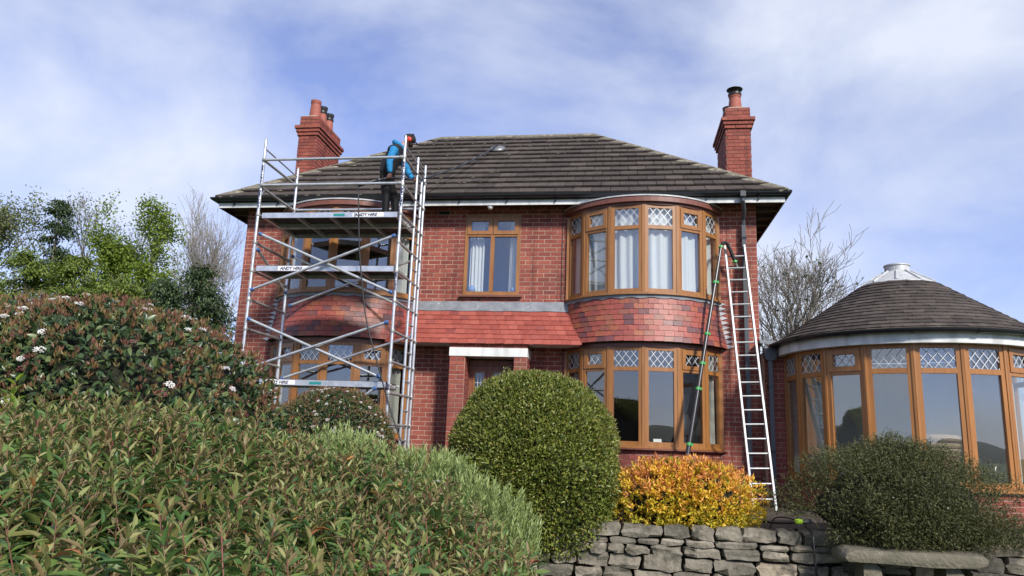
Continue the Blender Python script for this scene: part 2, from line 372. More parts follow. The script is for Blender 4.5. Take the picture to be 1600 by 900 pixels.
bop += [(c-1.36-XL, c+1.36-XL, 2.62, 3.48) for c in BAYC]+[(BAYC[0]+1.2-XL, BAYC[1]-1.2-XL, 2.78, 3.40)]
bop += [(-3.383-XL, -3.158-XL, 5.12, 5.20)]
bop.sort()
# brickwork of the front wall (intervals must not overlap: merge per row in lay through sorted cuts)
def lay_front():
    nrow = int(5.28/BC); o = np.array([XL, 0, 0]); ux = np.array([1., 0, 0]); un = np.array([0, -1., 0]); W = XR-XL
    for r in range(nrow):
        zc = (r+.5)*BC; iv = sorted((a, b) for a, b, c, d in bop if c < zc < d); mg = []
        for a, b in iv:
            if mg and a <= mg[-1][1]+1e-6: mg[-1] = (mg[-1][0], max(mg[-1][1], b))
            else: mg.append((a, b))
        lay(fw, (XL, 0, 0), ux, un, W, r*BC, (r+1)*BC, [(a, b, zc-1, zc+1) for a, b in mg], off=(BL/2 if r % 2 else 0)+.05)
lay_front()
MB().box((-3.378, -.006, 5.128), (-3.163, .02, 5.192)).build('air_vent', M['cowl'], house)
# --- other walls, floors and rooms inside
mb = MB(); mb.box((XL, .28, -.1), (XL+.28, 6.1, 5.3)); mb.build('side_wall', M['side_brick'], house)
mb = MB(); mb.box((XR-.28, .28, -.1), (XR, 6.1, 5.3)); mb.build('side_wall', M['side_brick'], house)
MB().box((XL, 6.1, -.1), (XR, 6.38, 5.3)).build('rear_wall', M['side_brick'], house)
mb = MB(); mb.box((XL+.285, .0, .0), (XR-.285, 3.6, .06)); mb.box((XL+.285, .285, 2.70), (XR-.285, 3.6, 3.0)); mb.build('floor_slab', M['carpet'], house)
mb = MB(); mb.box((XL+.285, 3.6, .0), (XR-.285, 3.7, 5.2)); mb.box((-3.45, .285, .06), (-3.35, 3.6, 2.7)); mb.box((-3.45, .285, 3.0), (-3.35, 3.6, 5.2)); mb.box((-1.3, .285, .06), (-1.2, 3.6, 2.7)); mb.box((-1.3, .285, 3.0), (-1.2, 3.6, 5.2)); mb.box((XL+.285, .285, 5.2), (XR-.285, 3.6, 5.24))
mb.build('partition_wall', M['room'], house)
# --- main roof
EX0, EX1, EY0, EY1, EZ = -7.655, 2.845, -.43, 6.53, 5.335
RY, TP = (EY0+EY1)/2, .752; RUN = RY-EY0; RZ = EZ+RUN*TP; SL = RUN*math.sqrt(1+TP*TP); cP = 1/math.sqrt(1+TP*TP)
RXA, RXB = EX0+RUN, EX1-RUN
mb = MB(); e = .02
V = [(EX0, EY0, EZ), (EX1, EY0, EZ), (EX1, EY1, EZ), (EX0, EY1, EZ), (RXA, RY, RZ), (RXB, RY, RZ)]
V2 = [(x, y, z-.07) for x, y, z in V]
mb.add(V+V2, [(0, 1, 5, 4), (1, 2, 5), (2, 3, 4, 5), (3, 0, 4), (6, 10, 11, 7), (7, 11, 8), (8, 11, 10, 9), (9, 10, 6), (0, 6, 7, 1), (1, 7, 8, 2), (2, 8, 9, 3), (3, 9, 6, 0)])
roof = mb.build('roof', M['deck'], house)
tiles = Pieces('roof_tile', 'roof_tiles_beyond'); G, TW, TL, TT = SL/13.0, .33, .40, .03
def tile_poly(poly, v0):
    """flat interlocking tile lying on the course below: thickness TT, head lower than tail"""
    P = []
    for k in (0, 1):
        for (u, v) in poly: P.append((u, v, .012+.05*(1-(v-v0)/TL)+(TT if k else 0)))
    n = len(poly); F = [tuple(range(n-1, -1, -1)), tuple(range(n, 2*n))]+[(i, (i+1) % n, n+(i+1) % n, n+i) for i in range(n)]
    return P, F
TVs = []
for k in range(4):
    w = TW/2-.005; t0 = random.uniform(-.004, .004)
    TVs.append(tile_poly([(-w, -TL*0+t0), (w, t0+random.uniform(-.003, .003)), (w, TL), (-w, TL)], 0))
tiles.variants(TVs, M['roof_tile'])
def tile_slope(o, u, v, n, width, apex_half):
    o, u, v, n = map(lambda q: np.asarray(q, float), (o, u, v, n))
    for r in range(13):
        v0 = r*G-.045; s = -TW*(.5 if r % 2 else 0)-.1
        while s < width+TW:
            w = TW-.006; poly = [(s+.003, v0), (s+w, v0), (s+w, v0+TL), (s+.003, v0+TL)]
            full = poly
            poly = clip(poly, 1, -cP, -.03); poly = clip(poly, -1, -cP, width-.03) if poly else poly
            poly = clip(poly, 0, -1, SL-.0) if poly else poly
            if len(poly) >= 3:
                A = abs(sum(poly[i][0]*poly[(i+1) % len(poly)][1]-poly[(i+1) % len(poly)][0]*poly[i][1] for i in range(len(poly))))/2
                if A > .004:
                    cx = s+TW/2; jit = random.uniform(-.004, .004)
                    Mx = mtx(o+u*cx+v*(v0+jit)+n*random.uniform(0, .004), u, v, n)
                    if len(poly) == 4 and abs(A-w*TL) < .01: tiles.put(random.randrange(4), Mx, roof, A, n)
                    else: tiles.put(0, Mx, roof, A, n, custom=tile_poly([(p[0]-cx, p[1]-v0) for p in poly], 0))
            s += TW
sP = TP*cP
tile_slope((EX0, EY0, EZ), (1, 0, 0), (0, cP, sP), (0, -sP, cP), EX1-EX0, 0)
tile_slope((EX0, EY1, EZ), (0, -1, 0), (cP, 0, sP), (-sP, 0, cP), EY1-EY0, 0)
tile_slope((EX1, EY0, EZ), (0, 1, 0), (-cP, 0, sP), (sP, 0, cP), EY1-EY0, 0)
tile_slope((EX1, EY1, EZ), (-1, 0, 0), (0, -cP, sP), (0, sP, cP), EX1-EX0, 0)
tiles.finish(roof)
# ridge and hip tiles: angular caps laid end to end
def ridge_line(a, b, nseg, m, drop=.1, w=.135):
    a, b = np.array(a), np.array(b); d = unit(b-a); side = unit(np.cross(d, (0, 0, 1))); up = unit(np.cross(side, d)); L_ = np.linalg.norm(b-a)/nseg
    for i in range(nseg):
        p = a+d*L_*i; s = 1+random.uniform(-.02, .03); lift = .055+random.uniform(0, .008); mb = MB(); q = [(-w*s, -drop*.62), (-w*.55, -.012), (0, .028), (w*.55, -.012), (w*s, -drop*.62)]
        Vv = []
        for tt, sc_ in ((0, 1.0), (L_*.985, .96)):
            for k in (0, 1):
                for (x, z) in q: Vv.append(p+d*(tt)+side*x*sc_*(1-.0*k)+up*(z*sc_+lift-(.022 if k else 0)))
        F = []
        for i2 in range(4): F += [(i2, i2+1, 10+i2+1, 10+i2), (5+i2+1, 5+i2, 15+i2, 15+i2+1), (i2, 5+i2, 5+i2+1, i2+1), (10+i2+1, 15+i2+1, 15+i2, 10+i2)]
        F += [(0, 10, 15, 5), (4, 9, 19, 14)]
        mb.add(Vv, F).build('ridge_tile', m, roof)
ridge_line((EX0+.02, EY0-.02, EZ+.0), (RXA, RY, RZ), 11, M['mossy_tile'])
ridge_line((EX1-.02, EY0-.02, EZ+.0), (RXB, RY, RZ), 11, M['mossy_tile'])
ridge_line((RXA-.05, RY, RZ), (RXB+.05, RY, RZ), 8, M['mossy_tile'])
ridge_line((EX0, EY1, EZ), (RXA, RY, RZ), 11, M['mossy_tile']); ridge_line((EX1, EY1, EZ), (RXB, RY, RZ), 11, M['mossy_tile'])
# moss and lichen pads along the tile edges, thickest near the left hip
mv, mf = [], []
for k in range(340):
    a = random.random()**1.8; r_ = random.randrange(13); v = r_*G+random.uniform(-.05, .0); u = v*cP+.06+a*4.5
    if u > EX1-EX0-v*cP-.1: continue
    c0 = np.array([EX0+u, EY0+v*cP, EZ+v*sP])+np.array([0, -sP, cP])*.075; s0 = random.uniform(.01, .03); b0 = len(mv); nn = 6
    for (q, hh) in ((1, 0), (.75, .5), (.0, .75)):
        for i in range(nn): t = 2*PI*i/nn+k; mv.append(c0+np.array([1, 0, 0])*s0*1.6*q*math.cos(t)*random.uniform(.7, 1.2)+np.array([0, cP, sP])*s0*q*math.sin(t)*random.uniform(.7, 1.2)+np.array([0, -sP, cP])*s0*hh*.6)
    for j in range(2):
        for i in range(nn): mf.append((b0+j*nn+i, b0+j*nn+(i+1) % nn, b0+(j+1)*nn+(i+1) % nn, b0+(j+1)*nn+i))
M['moss'] = mat('roof_moss', (.06, .06, .03), .95, var=(.17, .16, .11), nscale=6)
obj('moss', mv, mf, M['moss'], roof, smooth=True)['kind'] = 'stuff'
# eaves: fascia boards, dark soffit, rafter feet, gutters with brackets
mb = MB(); mb.box((EX0+.03, EY0+.03, 5.175), (EX1-.03, EY0+.055, 5.285)); mb.build('fascia_board', M['fascia_white'], house)
mb = MB(); mb.box((EX0+.03, EY0+.058, 5.175), (EX0+.055, EY1, 5.285)); mb.build('fascia_board', M['dark_wood'], house)
mb = MB(); mb.box((EX1-.055, EY0+.058, 5.175), (EX1-.03, EY1, 5.285)); mb.build('fascia_board', M['dark_wood'], house)
mb = MB(); mb.box((EX0+.058, EY0+.06, 5.262), (EX1-.058, -.003, 5.28)); mb.box((XR+.003, .0, 5.255), (EX1-.058, 6.5, 5.28)); mb.box((EX0+.058, .0, 5.255), (XL-.003, 6.5, 5.28)); mb.build('soffit', M['dark_wood'], house)
for i in range(14):
    y = .12+.45*i
    MB().box((XR+.003, y, 5.19), (EX1-.06, y+.06, 5.252)).build('rafter_foot', M['dark_wood'], house)
    MB().box((EX0+.06, y, 5.19), (XL-.003, y+.06, 5.252)).build('rafter_foot', M['dark_wood'], house)
def gutter_path(name, pts, r=.058, parent=house, closed=False, m=None):
    """half-round channel swept along pts (at rim height)"""
    pts = [np.array(p, float) for p in pts]; V = []; n = 8
    for i, p in enumerate(pts):
        d = pts[min(i+1, len(pts)-1)]-pts[max(i-1, 0)]; d[2] = 0; d = unit(d); s = np.array([d[1], -d[0], 0])
        if 0 < i < len(pts)-1:
            d0 = unit((pts[i]-pts[i-1])*[1, 1, 0]); k = 1/max(.4, abs(d0@d))
        else: k = 1
        for rr in (r, r-.007):
            for j in range(n+1):
                t = PI*j/n; V.append(p+s*math.cos(t)*rr*k-np.array([0, 0, math.sin(t)*rr]))
    w = 2*(n+1); F = []
    for i in range(len(pts)-1):
        for j in range(n):
            a, b = i*w+j, (i+1)*w+j; F.append((a, a+1, b+1, b)); a += n+1; b += n+1; F.append((a+1, a, b, b+1))
        F.append((i*w, (i+1)*w, (i+1)*w+n+1, i*w+n+1)); F.append((i*w+n, i*w+2*n+1, (i+1)*w+2*n+1, (i+1)*w+n))
    for i in (0, len(pts)-1):
        F.append(tuple(i*w+j for j in range(n+1)) if i == 0 else tuple(i*w+n-j for j in range(n+1)))
    return obj(name, V, F, m or M['gutter'], parent)
gY, gZ = EY0-.03, 5.345
gut = gutter_path('gutter', [(EX0-.03, EY1, gZ), (EX0-.03, gY, gZ), (EX1+.03, gY, gZ), (EX1+.03, EY1, gZ)])
for x in np.arange(EX0+.35, EX1, .88):
    mb = MB(); mb.lathe([(.066, -.02), (.066, .02)], (0, 0, 0), 10, PI, 2*PI)
    V = np.concatenate(mb.v); V = np.stack([V[:, 2]+x, V[:, 0]+gY, V[:, 1]+gZ], 1)
    m2 = MB(); m2.add(V, mb.f); m2.box((x-.012, gY+.02, 5.22), (x+.012, gY+.06, 5.30)); m2.build('gutter_bracket', M['gutter'], gut)
# downpipe at the right corner
mb = MB(); mb.tube([(2.10, gY, 5.29), (2.10, gY, 5.20), (2.145, -.30, 5.08), (2.155, -.12, 4.96), (2.16, -.085, 4.85)], .036, 10); mb.box((2.125, -.12, .1), (2.195, -.055, 4.86))
dp = mb.build('downpipe', M['pipe'], house)
for z in (4.6, 3.2, 1.9, .9): MB().box((2.117, -.126, z), (2.203, -.003, z+.045)).build('pipe_collar', M['gutter'], dp)
MB().box((2.055, gY-.07, 5.255), (2.145, gY+.05, 5.35)).build('gutter_outlet', M['pipe'], dp)
# globe light under the eaves
mb = MB(); mb.lathe([(.001, -.055)]+[(.055*math.sin(t), -.055*math.cos(t)) for t in np.linspace(.2, PI-.2, 9)]+[(.001, .055)], (-2.335, -.33, 5.165), 16)
gl = mb.build('globe_lamp', M['white'], house, smooth=True); MB().tube([(-2.335, -.33, 5.215), (-2.335, -.33, 5.27)], .018, 8).build('lamp_bracket', M['white'], gl)
# cable down the wall right of the window
mb = MB(); mb.tube([(-1.03, -.006, 5.2), (-1.035, -.006, 4.2), (-1.03, -.006, 3.5)], .006, 6); mb.build('cable', M['gutter'], house)
MB().tube([(1.885, -.006, 5.2), (1.89, -.006, 3.5), (1.885, -.006, .3)], .005, 6).build('cable', M['fascia_brown'], house)

# --- chimneys
def chimney(x0, x1, y0, y1, ztop, zneck, pots, lab):
    mb = MB(); e = .004
    mb.box((x0+e, y0+e, 5.3), (x1-e, y1-e, ztop))
    # oversailing courses
    cs = [(zneck, .03), (zneck+BC, .055), (zneck+2*BC, .085)]
    for z, o in cs: mb.box((x0-o+e, y0-o+e, z+.004), (x1+o-e, y1+o-e, z+BC-.002))
    ch = mb.build('chimney', M['chimney_mortar'], house); ch['label'] = lab
    def ring(o, za, zb, off):
        a, b, c, d = x0-o, x1+o, y0-o, y1+o
        for (p, u, n, l) in (((a, c, 0), (1, 0, 0), (0, -1, 0), b-a), ((b, c, 0), (0, 1, 0), (1, 0, 0), d-c), ((a, d, 0), (0, -1, 0), (-1, 0, 0), d-c)):
            lay(ch, p, u, n, l, za, zb, off=off)
    z = zneck-25*BC
    ring(0, z, zneck, .03)
    for k, (zz, o) in enumerate(cs): ring(o, zz, zz+BC, .06*k)
    ring(0, zneck+3*BC, ztop-.0, .02)
    mb = MB(); a = .06
    mb.add([(x0+.02, y0+.02, ztop), (x1-.02, y0+.02, ztop), (x1-.02, y1-.02, ztop), (x0+.02, y1-.02, ztop), (x0+a+.06, y0+a+.06, ztop+.07), (x1-a-.06, y0+a+.06, ztop+.07), (x1-a-.06, y1-a-.06, ztop+.07), (x0+a+.06, y1-a-.06, ztop+.07)], BOXF)
    mb.build('flaunching', M['cement'], ch)
    for (px, py, h, r, kind) in pots:
        mb = MB(); mb.lathe([(r*1.18, 0), (r*1.05, h*.5), (r*.93, h*.80), (r*1.02, h*.82), (r*1.02, h*.86), (r*.95, h*.87), (r*1.05, h*.93), (r*1.05, h), (r*.8, h), (r*.78, h*.5)], (px, py, ztop+.04), 22)
        po = mb.build('chimney_pot', M['terracotta'], ch); smooth_by_angle(po, 35)
        if kind == 'cowl':
            m2 = MB(); zt = ztop+.04+h
            m2.lathe([(r*1.12, -.02), (r*1.16, .0), (r*1.12, .03), (r*.85, .035)], (px, py, zt), 18)
            for k in range(4): t = k*PI/2+.4; m2.tube([(px+r*.9*math.cos(t), py+r*.9*math.sin(t), zt), (px+r*1.0*math.cos(t), py+r*1.0*math.sin(t), zt+.13)], .008, 6)
            m2.lathe([(.002, .175), (r*.8, .165), (r*1.35, .13), (r*1.37, .12), (.002, .12)], (px, py, zt), 20)
            smooth_by_angle(m2.build('cowl', M['cowl'], po), 35)
        elif kind == 'dark':
            m2 = MB(); zt = ztop+.04+h; m2.lathe([(r*1.1, -.12), (r*1.16, -.10), (r*1.1, -.06), (r*1.0, -.05), (r*1.15, 0), (r*1.2, .05), (r*.85, .055)], (px, py, zt), 16)
            smooth_by_angle(m2.build('cowl', M['cowl'], po), 35)
chimney(-7.29, -6.84, 1.95, 3.28, 8.145, 7.66, [(-7.06, 2.2, .44, .115, 'plain'), (-7.06, 2.6, .42, .10, 'dark'), (-7.06, 3.0, .42, .10, 'dark')], 'left brick chimney with three clay pots')
chimney(2.205, 2.715, 2.0, 3.33, 8.08, 7.60, [(2.455, 2.28, .38, .125, 'cowl'), (2.40, 2.85, .30, .11, 'dark')], 'right brick chimney with a mushroom cowl')

# --- windows
def vgrid_frame(mb, o, ux, un, rects, d0, d1):
    for (a, b, c, d) in rects: mb.fbox(o, ux, un, (0, 0, 1), (a, d0, c), (b, d1, d))
def lattice(o, ux, un, a, b, c, d, parent, pw=.125, ph=.155, w=.0036, dep=.016):
    """leaded diamond came over a top light"""
    mb = MB(); slope = ph/pw; o = np.asarray(o, float); ux = np.asarray(ux, float); un = np.asarray(un, float); cx, cz = (a+b)/2, (c+d)/2
    for sgn in (1, -1):
        for k in range(-9, 10):
            # line z-cz = sgn*slope*(x-cx-k*pw)
            pts = []
            for x in (a, b):
                z = cz+sgn*slope*(x-cx-(k+.5)*pw)
                if c <= z <= d: pts.append((x, z))
            for z in (c, d):
                x = cx+(k+.5)*pw+sgn*(z-cz)/slope
                if a < x < b: pts.append((x, z))
            if len(pts) >= 2:
                p, q = pts[0], pts[1]; dv = np.array(q)-np.array(p); l = np.linalg.norm(dv)
                if l < .02: continue
                dv = dv/l; e = ux*dv[0]+np.array([0, 0, 1.])*dv[1]; f = ux*(-dv[1])+np.array([0, 0, 1.])*dv[0]
                mb.fbox(o+ux*p[0]+np.array([0, 0, 1.])*p[1], e, f, un, (0, -w, dep+(.001 if sgn > 0 else 0)), (l, w, dep+.004))
    return mb.build('lead_lattice', M['came'], parent)
def facet(parent, A, B, z0, z1, ztr, opening, m, lat=True, tj=.055, glass=None, scale=1.0):
    A, B = np.array([*A, 0.]), np.array([*B, 0.]); ux = unit(B-A); L_ = np.linalg.norm(B-A); un = np.array([ux[1], -ux[0], 0]); t = tj; g = glass or M['glass']
    mb = MB(); mg = .022
    a0, a1 = mg, L_-mg
    vgrid_frame(mb, A, ux, un, [(a0, a0+t, z0, z1), (a1-t, a1, z0, z1)], -.035, .03)
    vgrid_frame(mb, A, ux, un, [(a0+t, a1-t, z1-t, z1), (a0+t, a1-t, z0, z0+t*1.25), (a0+t, a1-t, ztr-t*.6, ztr+t*.6)], -.033, .028)
    fr = mb.build('casement_frame', m, parent)
    u0, u1, v0, v1 = a0+t, a1-t, ztr+t*.6, z1-t
    if opening:
        mb = MB(); s = t*.85; vgrid_frame(mb, A, ux, un, [(u0-.02, u0+s, v0-.02, v1+.02), (u1-s, u1+.02, v0-.02, v1+.02)], -.03, .045); vgrid_frame(mb, A, ux, un, [(u0+s, u1-s, v1-s, v1+.02), (u0+s, u1-s, v0-.02, v0+s)], -.028, .043)
        mb.build('opening_light', m, fr); u0, u1, v0, v1 = u0+s, u1-s, v0+s, v1-s
    mb = MB(); mb.fbox(A, ux, un, (0, 0, 1), (u0, -.004, v0), (u1, .004, v1)); mb.build('pane', g, fr)
    if lat: lattice(A, ux, un, u0, u1, v0, v1, fr, pw=.125*scale, ph=.155*scale)
    mb = MB(); mb.fbox(A, ux, un, (0, 0, 1), (a0+t, -.004, z0+t*1.25), (a1-t, .004, ztr-t*.6)); mb.build('pane', g, fr)
def arc_pt(c, t, r, z=None): 
    p = (c+r*math.sin(t), BYC-r*math.cos(t)); return p if z is None else (*p, z)
def arc_band(c, r0, r1, z0, z1, n=28, lim=None):
    """closed curved band between radii, from wall to wall"""
    mb = MB(); V = []
    for i in range(n+1):
        s = -1+2*i/n
        for r in (r0, r1):
            h = math.acos(max(-1, min(1, (BYC+.0)/r))); t = s*h
            for z in (z0, z1): V.append(arc_pt(c, t, r, z))
    F = []
    for i in range(n):
        a, b = i*4, (i+1)*4; F += [(a+2, b+2, b+3, a+3), (a, a+1, b+1, b), (a+1, a+3, b+3, b+1), (a, b, b+2, a+2)]
    F += [(0, 2, 3, 1), (n*4, n*4+1, n*4+3, n*4+2)]
    return mb.add(V, F)
clay = Pieces('clay_tile', 'clay_tiles_beyond')
CV = []
for k in range(5):
    w = .5; j = lambda: random.uniform(-.003, .003)
    CV.append(([(-w, j(), .004), (w, j(), .004), (w, .17, -.012), (-w, .17, -.012), (-w, j(), .017+j()), (w, j(), .017+j()), (w, .17, .0), (-w, .17, .0)], BOXF))
clay.variants(CV, M['clay'])
def bay(c, lab):
    out = []
    for (z0, z1, ztr, nm) in ((.99, 2.585, 2.225, 'lower'), (3.50, 5.03, 4.64, 'upper')):
        mb = arc_band(c, BR-.05, BR+.055, z0-.035, z0); w = mb.build('bow_window', M['oak'], house)
        w['label'] = f'{lab} {nm} bow window with leaded top lights in oak frames'
        angs = np.linspace(-BH, BH, 7)*1.0
        angs = [-BH, -BH*.70, -BH*.36, 0, BH*.36, BH*.70, BH]
        pts = [arc_pt(c, t, BR) for t in angs]; pts[0] = (pts[0][0], -.005); pts[-1] = (pts[-1][0], -.005)
        for i in range(6): facet(w, pts[i], pts[i+1], z0, z1, ztr, i in (1, 4), M['oak'])
        for i, (x, y) in enumerate(pts):
            if i in (0, 6):
                s = -1 if i == 0 else 1
                MB().box((min(x, x+s*.045), -.05, z0), (max(x, x+s*.045), -.003, z1)).build('end_post', M['oak'], w); continue
            t = angs[i]; n_ = np.array([math.sin(t), -math.cos(t), 0]); u_ = np.array([math.cos(t), math.sin(t), 0])
            MB().prism([(-.034, -.04), (.034, -.04), (.026, .036), (-.026, .036)], (x, y, 0), u_, n_, (0, 0, 1), z0, z1).build('mullion', M['oak'], w)
        if nm == 'upper':
            arc_band(c, BR-.06, BR+.03, 5.03, 5.075).build('window_head', M['fascia_brown'], w)
            arc_band(c, BR-.06, BR+.085, 5.075, 5.165).build('curved_fascia', M['fascia_brown'], w)
            # flat lead roof of the bay with pale rolled edge
            n = 28; V = [(c, 0, 5.20)]; r = BR+.10; h = math.acos(BYC/r)
            for i in range(n+1): V.append(arc_pt(c, -h+2*h*i/n, r, 5.167))
            for i in range(n+1): V.append(arc_pt(c, -h+2*h*i/n, r, 5.19))
            F = [(0, n+2+i, n+3+i) for i in range(n)]+[(1+i, 2+i, n+3+i, n+2+i) for i in range(n)]+[(0, 2+i, 1+i) for i in range(n)]
            obj('lead_roof', V, F, M['lead_edge'], w)
        else:
            arc_band(c, BR-.06, BR+.03, 2.585, 2.66).build('window_head', M['fascia_brown'], w)
    # tile-hung apron, flared outwards at the foot
    def rad(z): s = (3.42-z)/.76; return BR+.005+.125*max(0, s)**1.35
    mb = MB(); n = 28; zs = np.linspace(2.655, 3.45, 9); V = []
    for z in zs:
        r = rad(z)-.03; h = math.acos(BYC/r)
        for i in range(n+1): V.append(arc_pt(c, -h+2*h*i/n, r, z))
    F = [(j*(n+1)+i, j*(n+1)+i+1, (j+1)*(n+1)+i+1, (j+1)*(n+1)+i) for j in range(8) for i in range(n)]
    b0 = len(V); V.append((c, -.05, 2.655)); F += [(b0, i+1, i) for i in range(n)]
    ap = mb.add(V, F).build('tile_apron', M['deck'], house); ap['label'] = f'{lab} curved apron of hanging red clay tiles'
    rows = 8; g = (3.405-2.665)/rows
    for r_ in range(rows):
        zb = 2.665+g*r_; rb, rt = rad(zb), rad(zb+.17); h = math.acos(BYC/rb)-.01; nT = int(round(2*h*rb/.163)); 
        for k in range(-1, nT+1):
            t0, t1 = -h+2*h*(k+(.5 if r_ % 2 else 0))/nT, -h+2*h*(k+1+(.5 if r_ % 2 else 0))/nT; t0, t1 = max(t0, -h), min(t1, h)
            if t1-t0 < .02: continue
            t = (t0+t1)/2; P0 = np.array(arc_pt(c, t, rb, zb)); P1 = np.array(arc_pt(c, t, rt, zb+.17)); y = unit(P1-P0); x = np.array([math.cos(t), math.sin(t), 0]); z = np.cross(x, y)
            clay.put(random.randrange(5), mtx(P0+y*random.uniform(-.003, .003), x*(rb*(t1-t0)-.003), y, z), ap, .163*g, z, bonus=1.0 if c > 0 else .5)
    # lead flashing over the top course and stepped soakers down both sides
    mb = MB(); n = 36; V = []
    for i in range(n+1):
        for (dr, z) in ((.075, 3.462), (.04, 3.47), (.034, 3.40+.012*math.sin(i*1.7)+.008*random.random())):
            r = BR+dr; h = math.acos(BYC/r); t = -h+2*h*i/n; V.append(arc_pt(c, t, r, z))
    mb.add(V, [(i*3+k, (i+1)*3+k, (i+1)*3+k+1, i*3+k+1) for i in range(n) for k in range(2)]).build('lead_flashing', M['lead'], ap)
    for s in (-1, 1):
        mb = MB(); st = 10
        if s*1 > 0 or c < 0:
            for k in range(st):
                z = 2.66+.082*k; xw = c+s*(math.sqrt(max(0, rad(z)**2-BYC**2)))
                xw2 = c+s*(math.sqrt(max(0, rad(z+.082)**2-BYC**2))); d = s*.115
                mb.add([(xw-s*.03, -.02, z), (xw2-s*.03, -.02, z+.082), (xw2+d*.35, -.02, z+.082), (xw+d, -.02, z+.055), (xw-s*.03, -.012, z), (xw2-s*.03, -.012, z+.082), (xw2+d*.35, -.012, z+.082), (xw+d, -.012, z+.055)], [(0, 1, 2, 3), (7, 6, 5, 4), (0, 4, 5, 1), (1, 5, 6, 2), (2, 6, 7, 3), (3, 7, 4, 0)])
            mb.build('stepped_flashing', M['lead_edge'], ap)
    # window board under the lower bow
    arc_band(c, BR-.06, BR+.09, .93, .952).build('sill_board', M['fascia_brown'], house)
    m2 = arc_band(c, BR-.2, BR+.0, -.05, .93); dw = m2.build('bay_base', M['mortar'], house)
    nb = 13; h = math.acos(BYC/(BR+.004))
    for r_ in range(11):
        for k in range(nb+1):
            t0, t1 = -h+2*h*(k-(.5 if r_ % 2 else 0))/nb, -h+2*h*(k+1-(.5 if r_ % 2 else 0))/nb; t0, t1 = max(t0, -h), min(t1, h)
            if t1-t0 < .02: continue
            t = (t0+t1)/2; p = np.array(arc_pt(c, t, BR+.006, .05+.08*(r_+.5))); u = np.array([math.cos(t), math.sin(t), 0]); n_ = np.array([math.sin(t), -math.cos(t), 0])
            bricks.put(random.randrange(6), mtx(p, u*(BR*(t1-t0)-.011), -n_, (0, 0, 1)), dw, .015, n_)
bay(BAYC[0], 'left'); bay(BAYC[1], 'right')
# --- canopy roof between the bows
CA, CB = BAYC[0]+1.265, BAYC[1]-1.265; SLP = unit((0, .53, .66)); NRM = np.cross((1, 0, 0), SLP); CL = math.hypot(.53, .66)
mb = MB(); mb.add([(CA-.2, -.57, 2.625), (CB+.2, -.57, 2.625), (CB, -.04, 3.285), (CA, -.04, 3.285), (CA-.2, -.03, 2.625), (CB+.2, -.03, 2.625), (CB, -.004, 3.285), (CA, -.004, 3.285)], [(0, 1, 2, 3), (4, 7, 6, 5), (0, 4, 5, 1), (1, 5, 6, 2), (2, 6, 7, 3), (3, 7, 4, 0)])
can = mb.build('canopy', M['white'], house)
rows = 7; g = CL/rows
for r_ in range(rows):
    P0 = np.array([0, -.585, 2.612])+SLP*g*r_; ext = .24*(1-r_/rows); x = CA-ext-(.08 if r_ % 2 else 0)
    while x < CB+ext:
        a, b = max(x, CA-ext), min(x+.163, CB+ext)
        if b-a > .02: clay.put(random.randrange(5), mtx(P0+[(a+b)/2, 0, 0]+SLP*random.uniform(-.003, .003), np.array([b-a-.003, 0, 0]), SLP, NRM), can, .163*g, NRM, material=M['canopy_clay'])
        x += .163
clay.finish(house)
mb = MB(); n = 24; V = []
for i in range(n+1):
    x = CA-.02+(CB-CA+.04)*i/n; V += [(x, -.006, 3.465+.004*math.sin(i*2.1)), (x, -.03, 3.40), (x, -.075, 3.28+.006*math.sin(i*1.3)), (x, -.06, 3.27)]
mb.add(V, [(i*4+k, (i+1)*4+k, (i+1)*4+k+1, i*4+k+1) for i in range(n) for k in range(3)]).build('lead_flashing', M['lead'], can)
# --- porch: brick piers, lintel, door
PF = -.55
for x0, x1 in ((-2.90, -2.625), (-1.775, -1.545)):
    mb = MB(); mb.box((x0+.004, PF+.004, -.05), (x1-.004, -.004, 2.40)); pr = mb.build('porch_pier', M['mortar'], house)
    lay(pr, (x0, PF, 0), (1, 0, 0), (0, -1, 0), x1-x0, 0, 2.4, off=.0, L=x1-x0); lay(pr, (x1, PF+.02, 0), (0, 1, 0), (1, 0, 0), .5, 0, 2.4, off=.1); lay(pr, (x0, -.02, 0), (0, -1, 0), (-1, 0, 0), .5, 0, 2.4, off=.1)
MB().box((-2.905, PF-.015, 2.402), (-1.54, -.006, 2.55)).build('porch_lintel', M['white'], house)
mb = MB(); mb.box((-2.88, PF+.03, 2.553), (-1.56, -.006, 2.622)); hb = mb.build('porch_header', M['mortar'], house); lay(hb, (-2.9, PF+.026, 0), (1, 0, 0), (0, -1, 0), 1.36, 2.548, 2.628)
mb = MB(); fy = -.10
for a, b, c, d in ((-2.70, -2.63, 0.02, 2.37), (-1.92, -1.85, .02, 2.37)): mb.box((a, fy-.05, c), (b, fy+.13, d))
mb.box((-2.63, fy-.05, 2.29), (-1.92, fy+.12, 2.37)); mb.box((-2.63, fy-.05, 0.02), (-1.92, fy+.05, .06))
door = mb.build('front_door', M['door_wood'], house)
mb = MB(); gl_ = [(-2.52, -2.36), (-2.19, -2.03)]
wall_boxes(mb, -2.63, -1.92, fy-.02, fy+.03, .06, 2.29, [(a, b, 1.15, 2.16) for a, b in gl_]); leaf = mb.build('door_leaf', M['door_wood'], door)
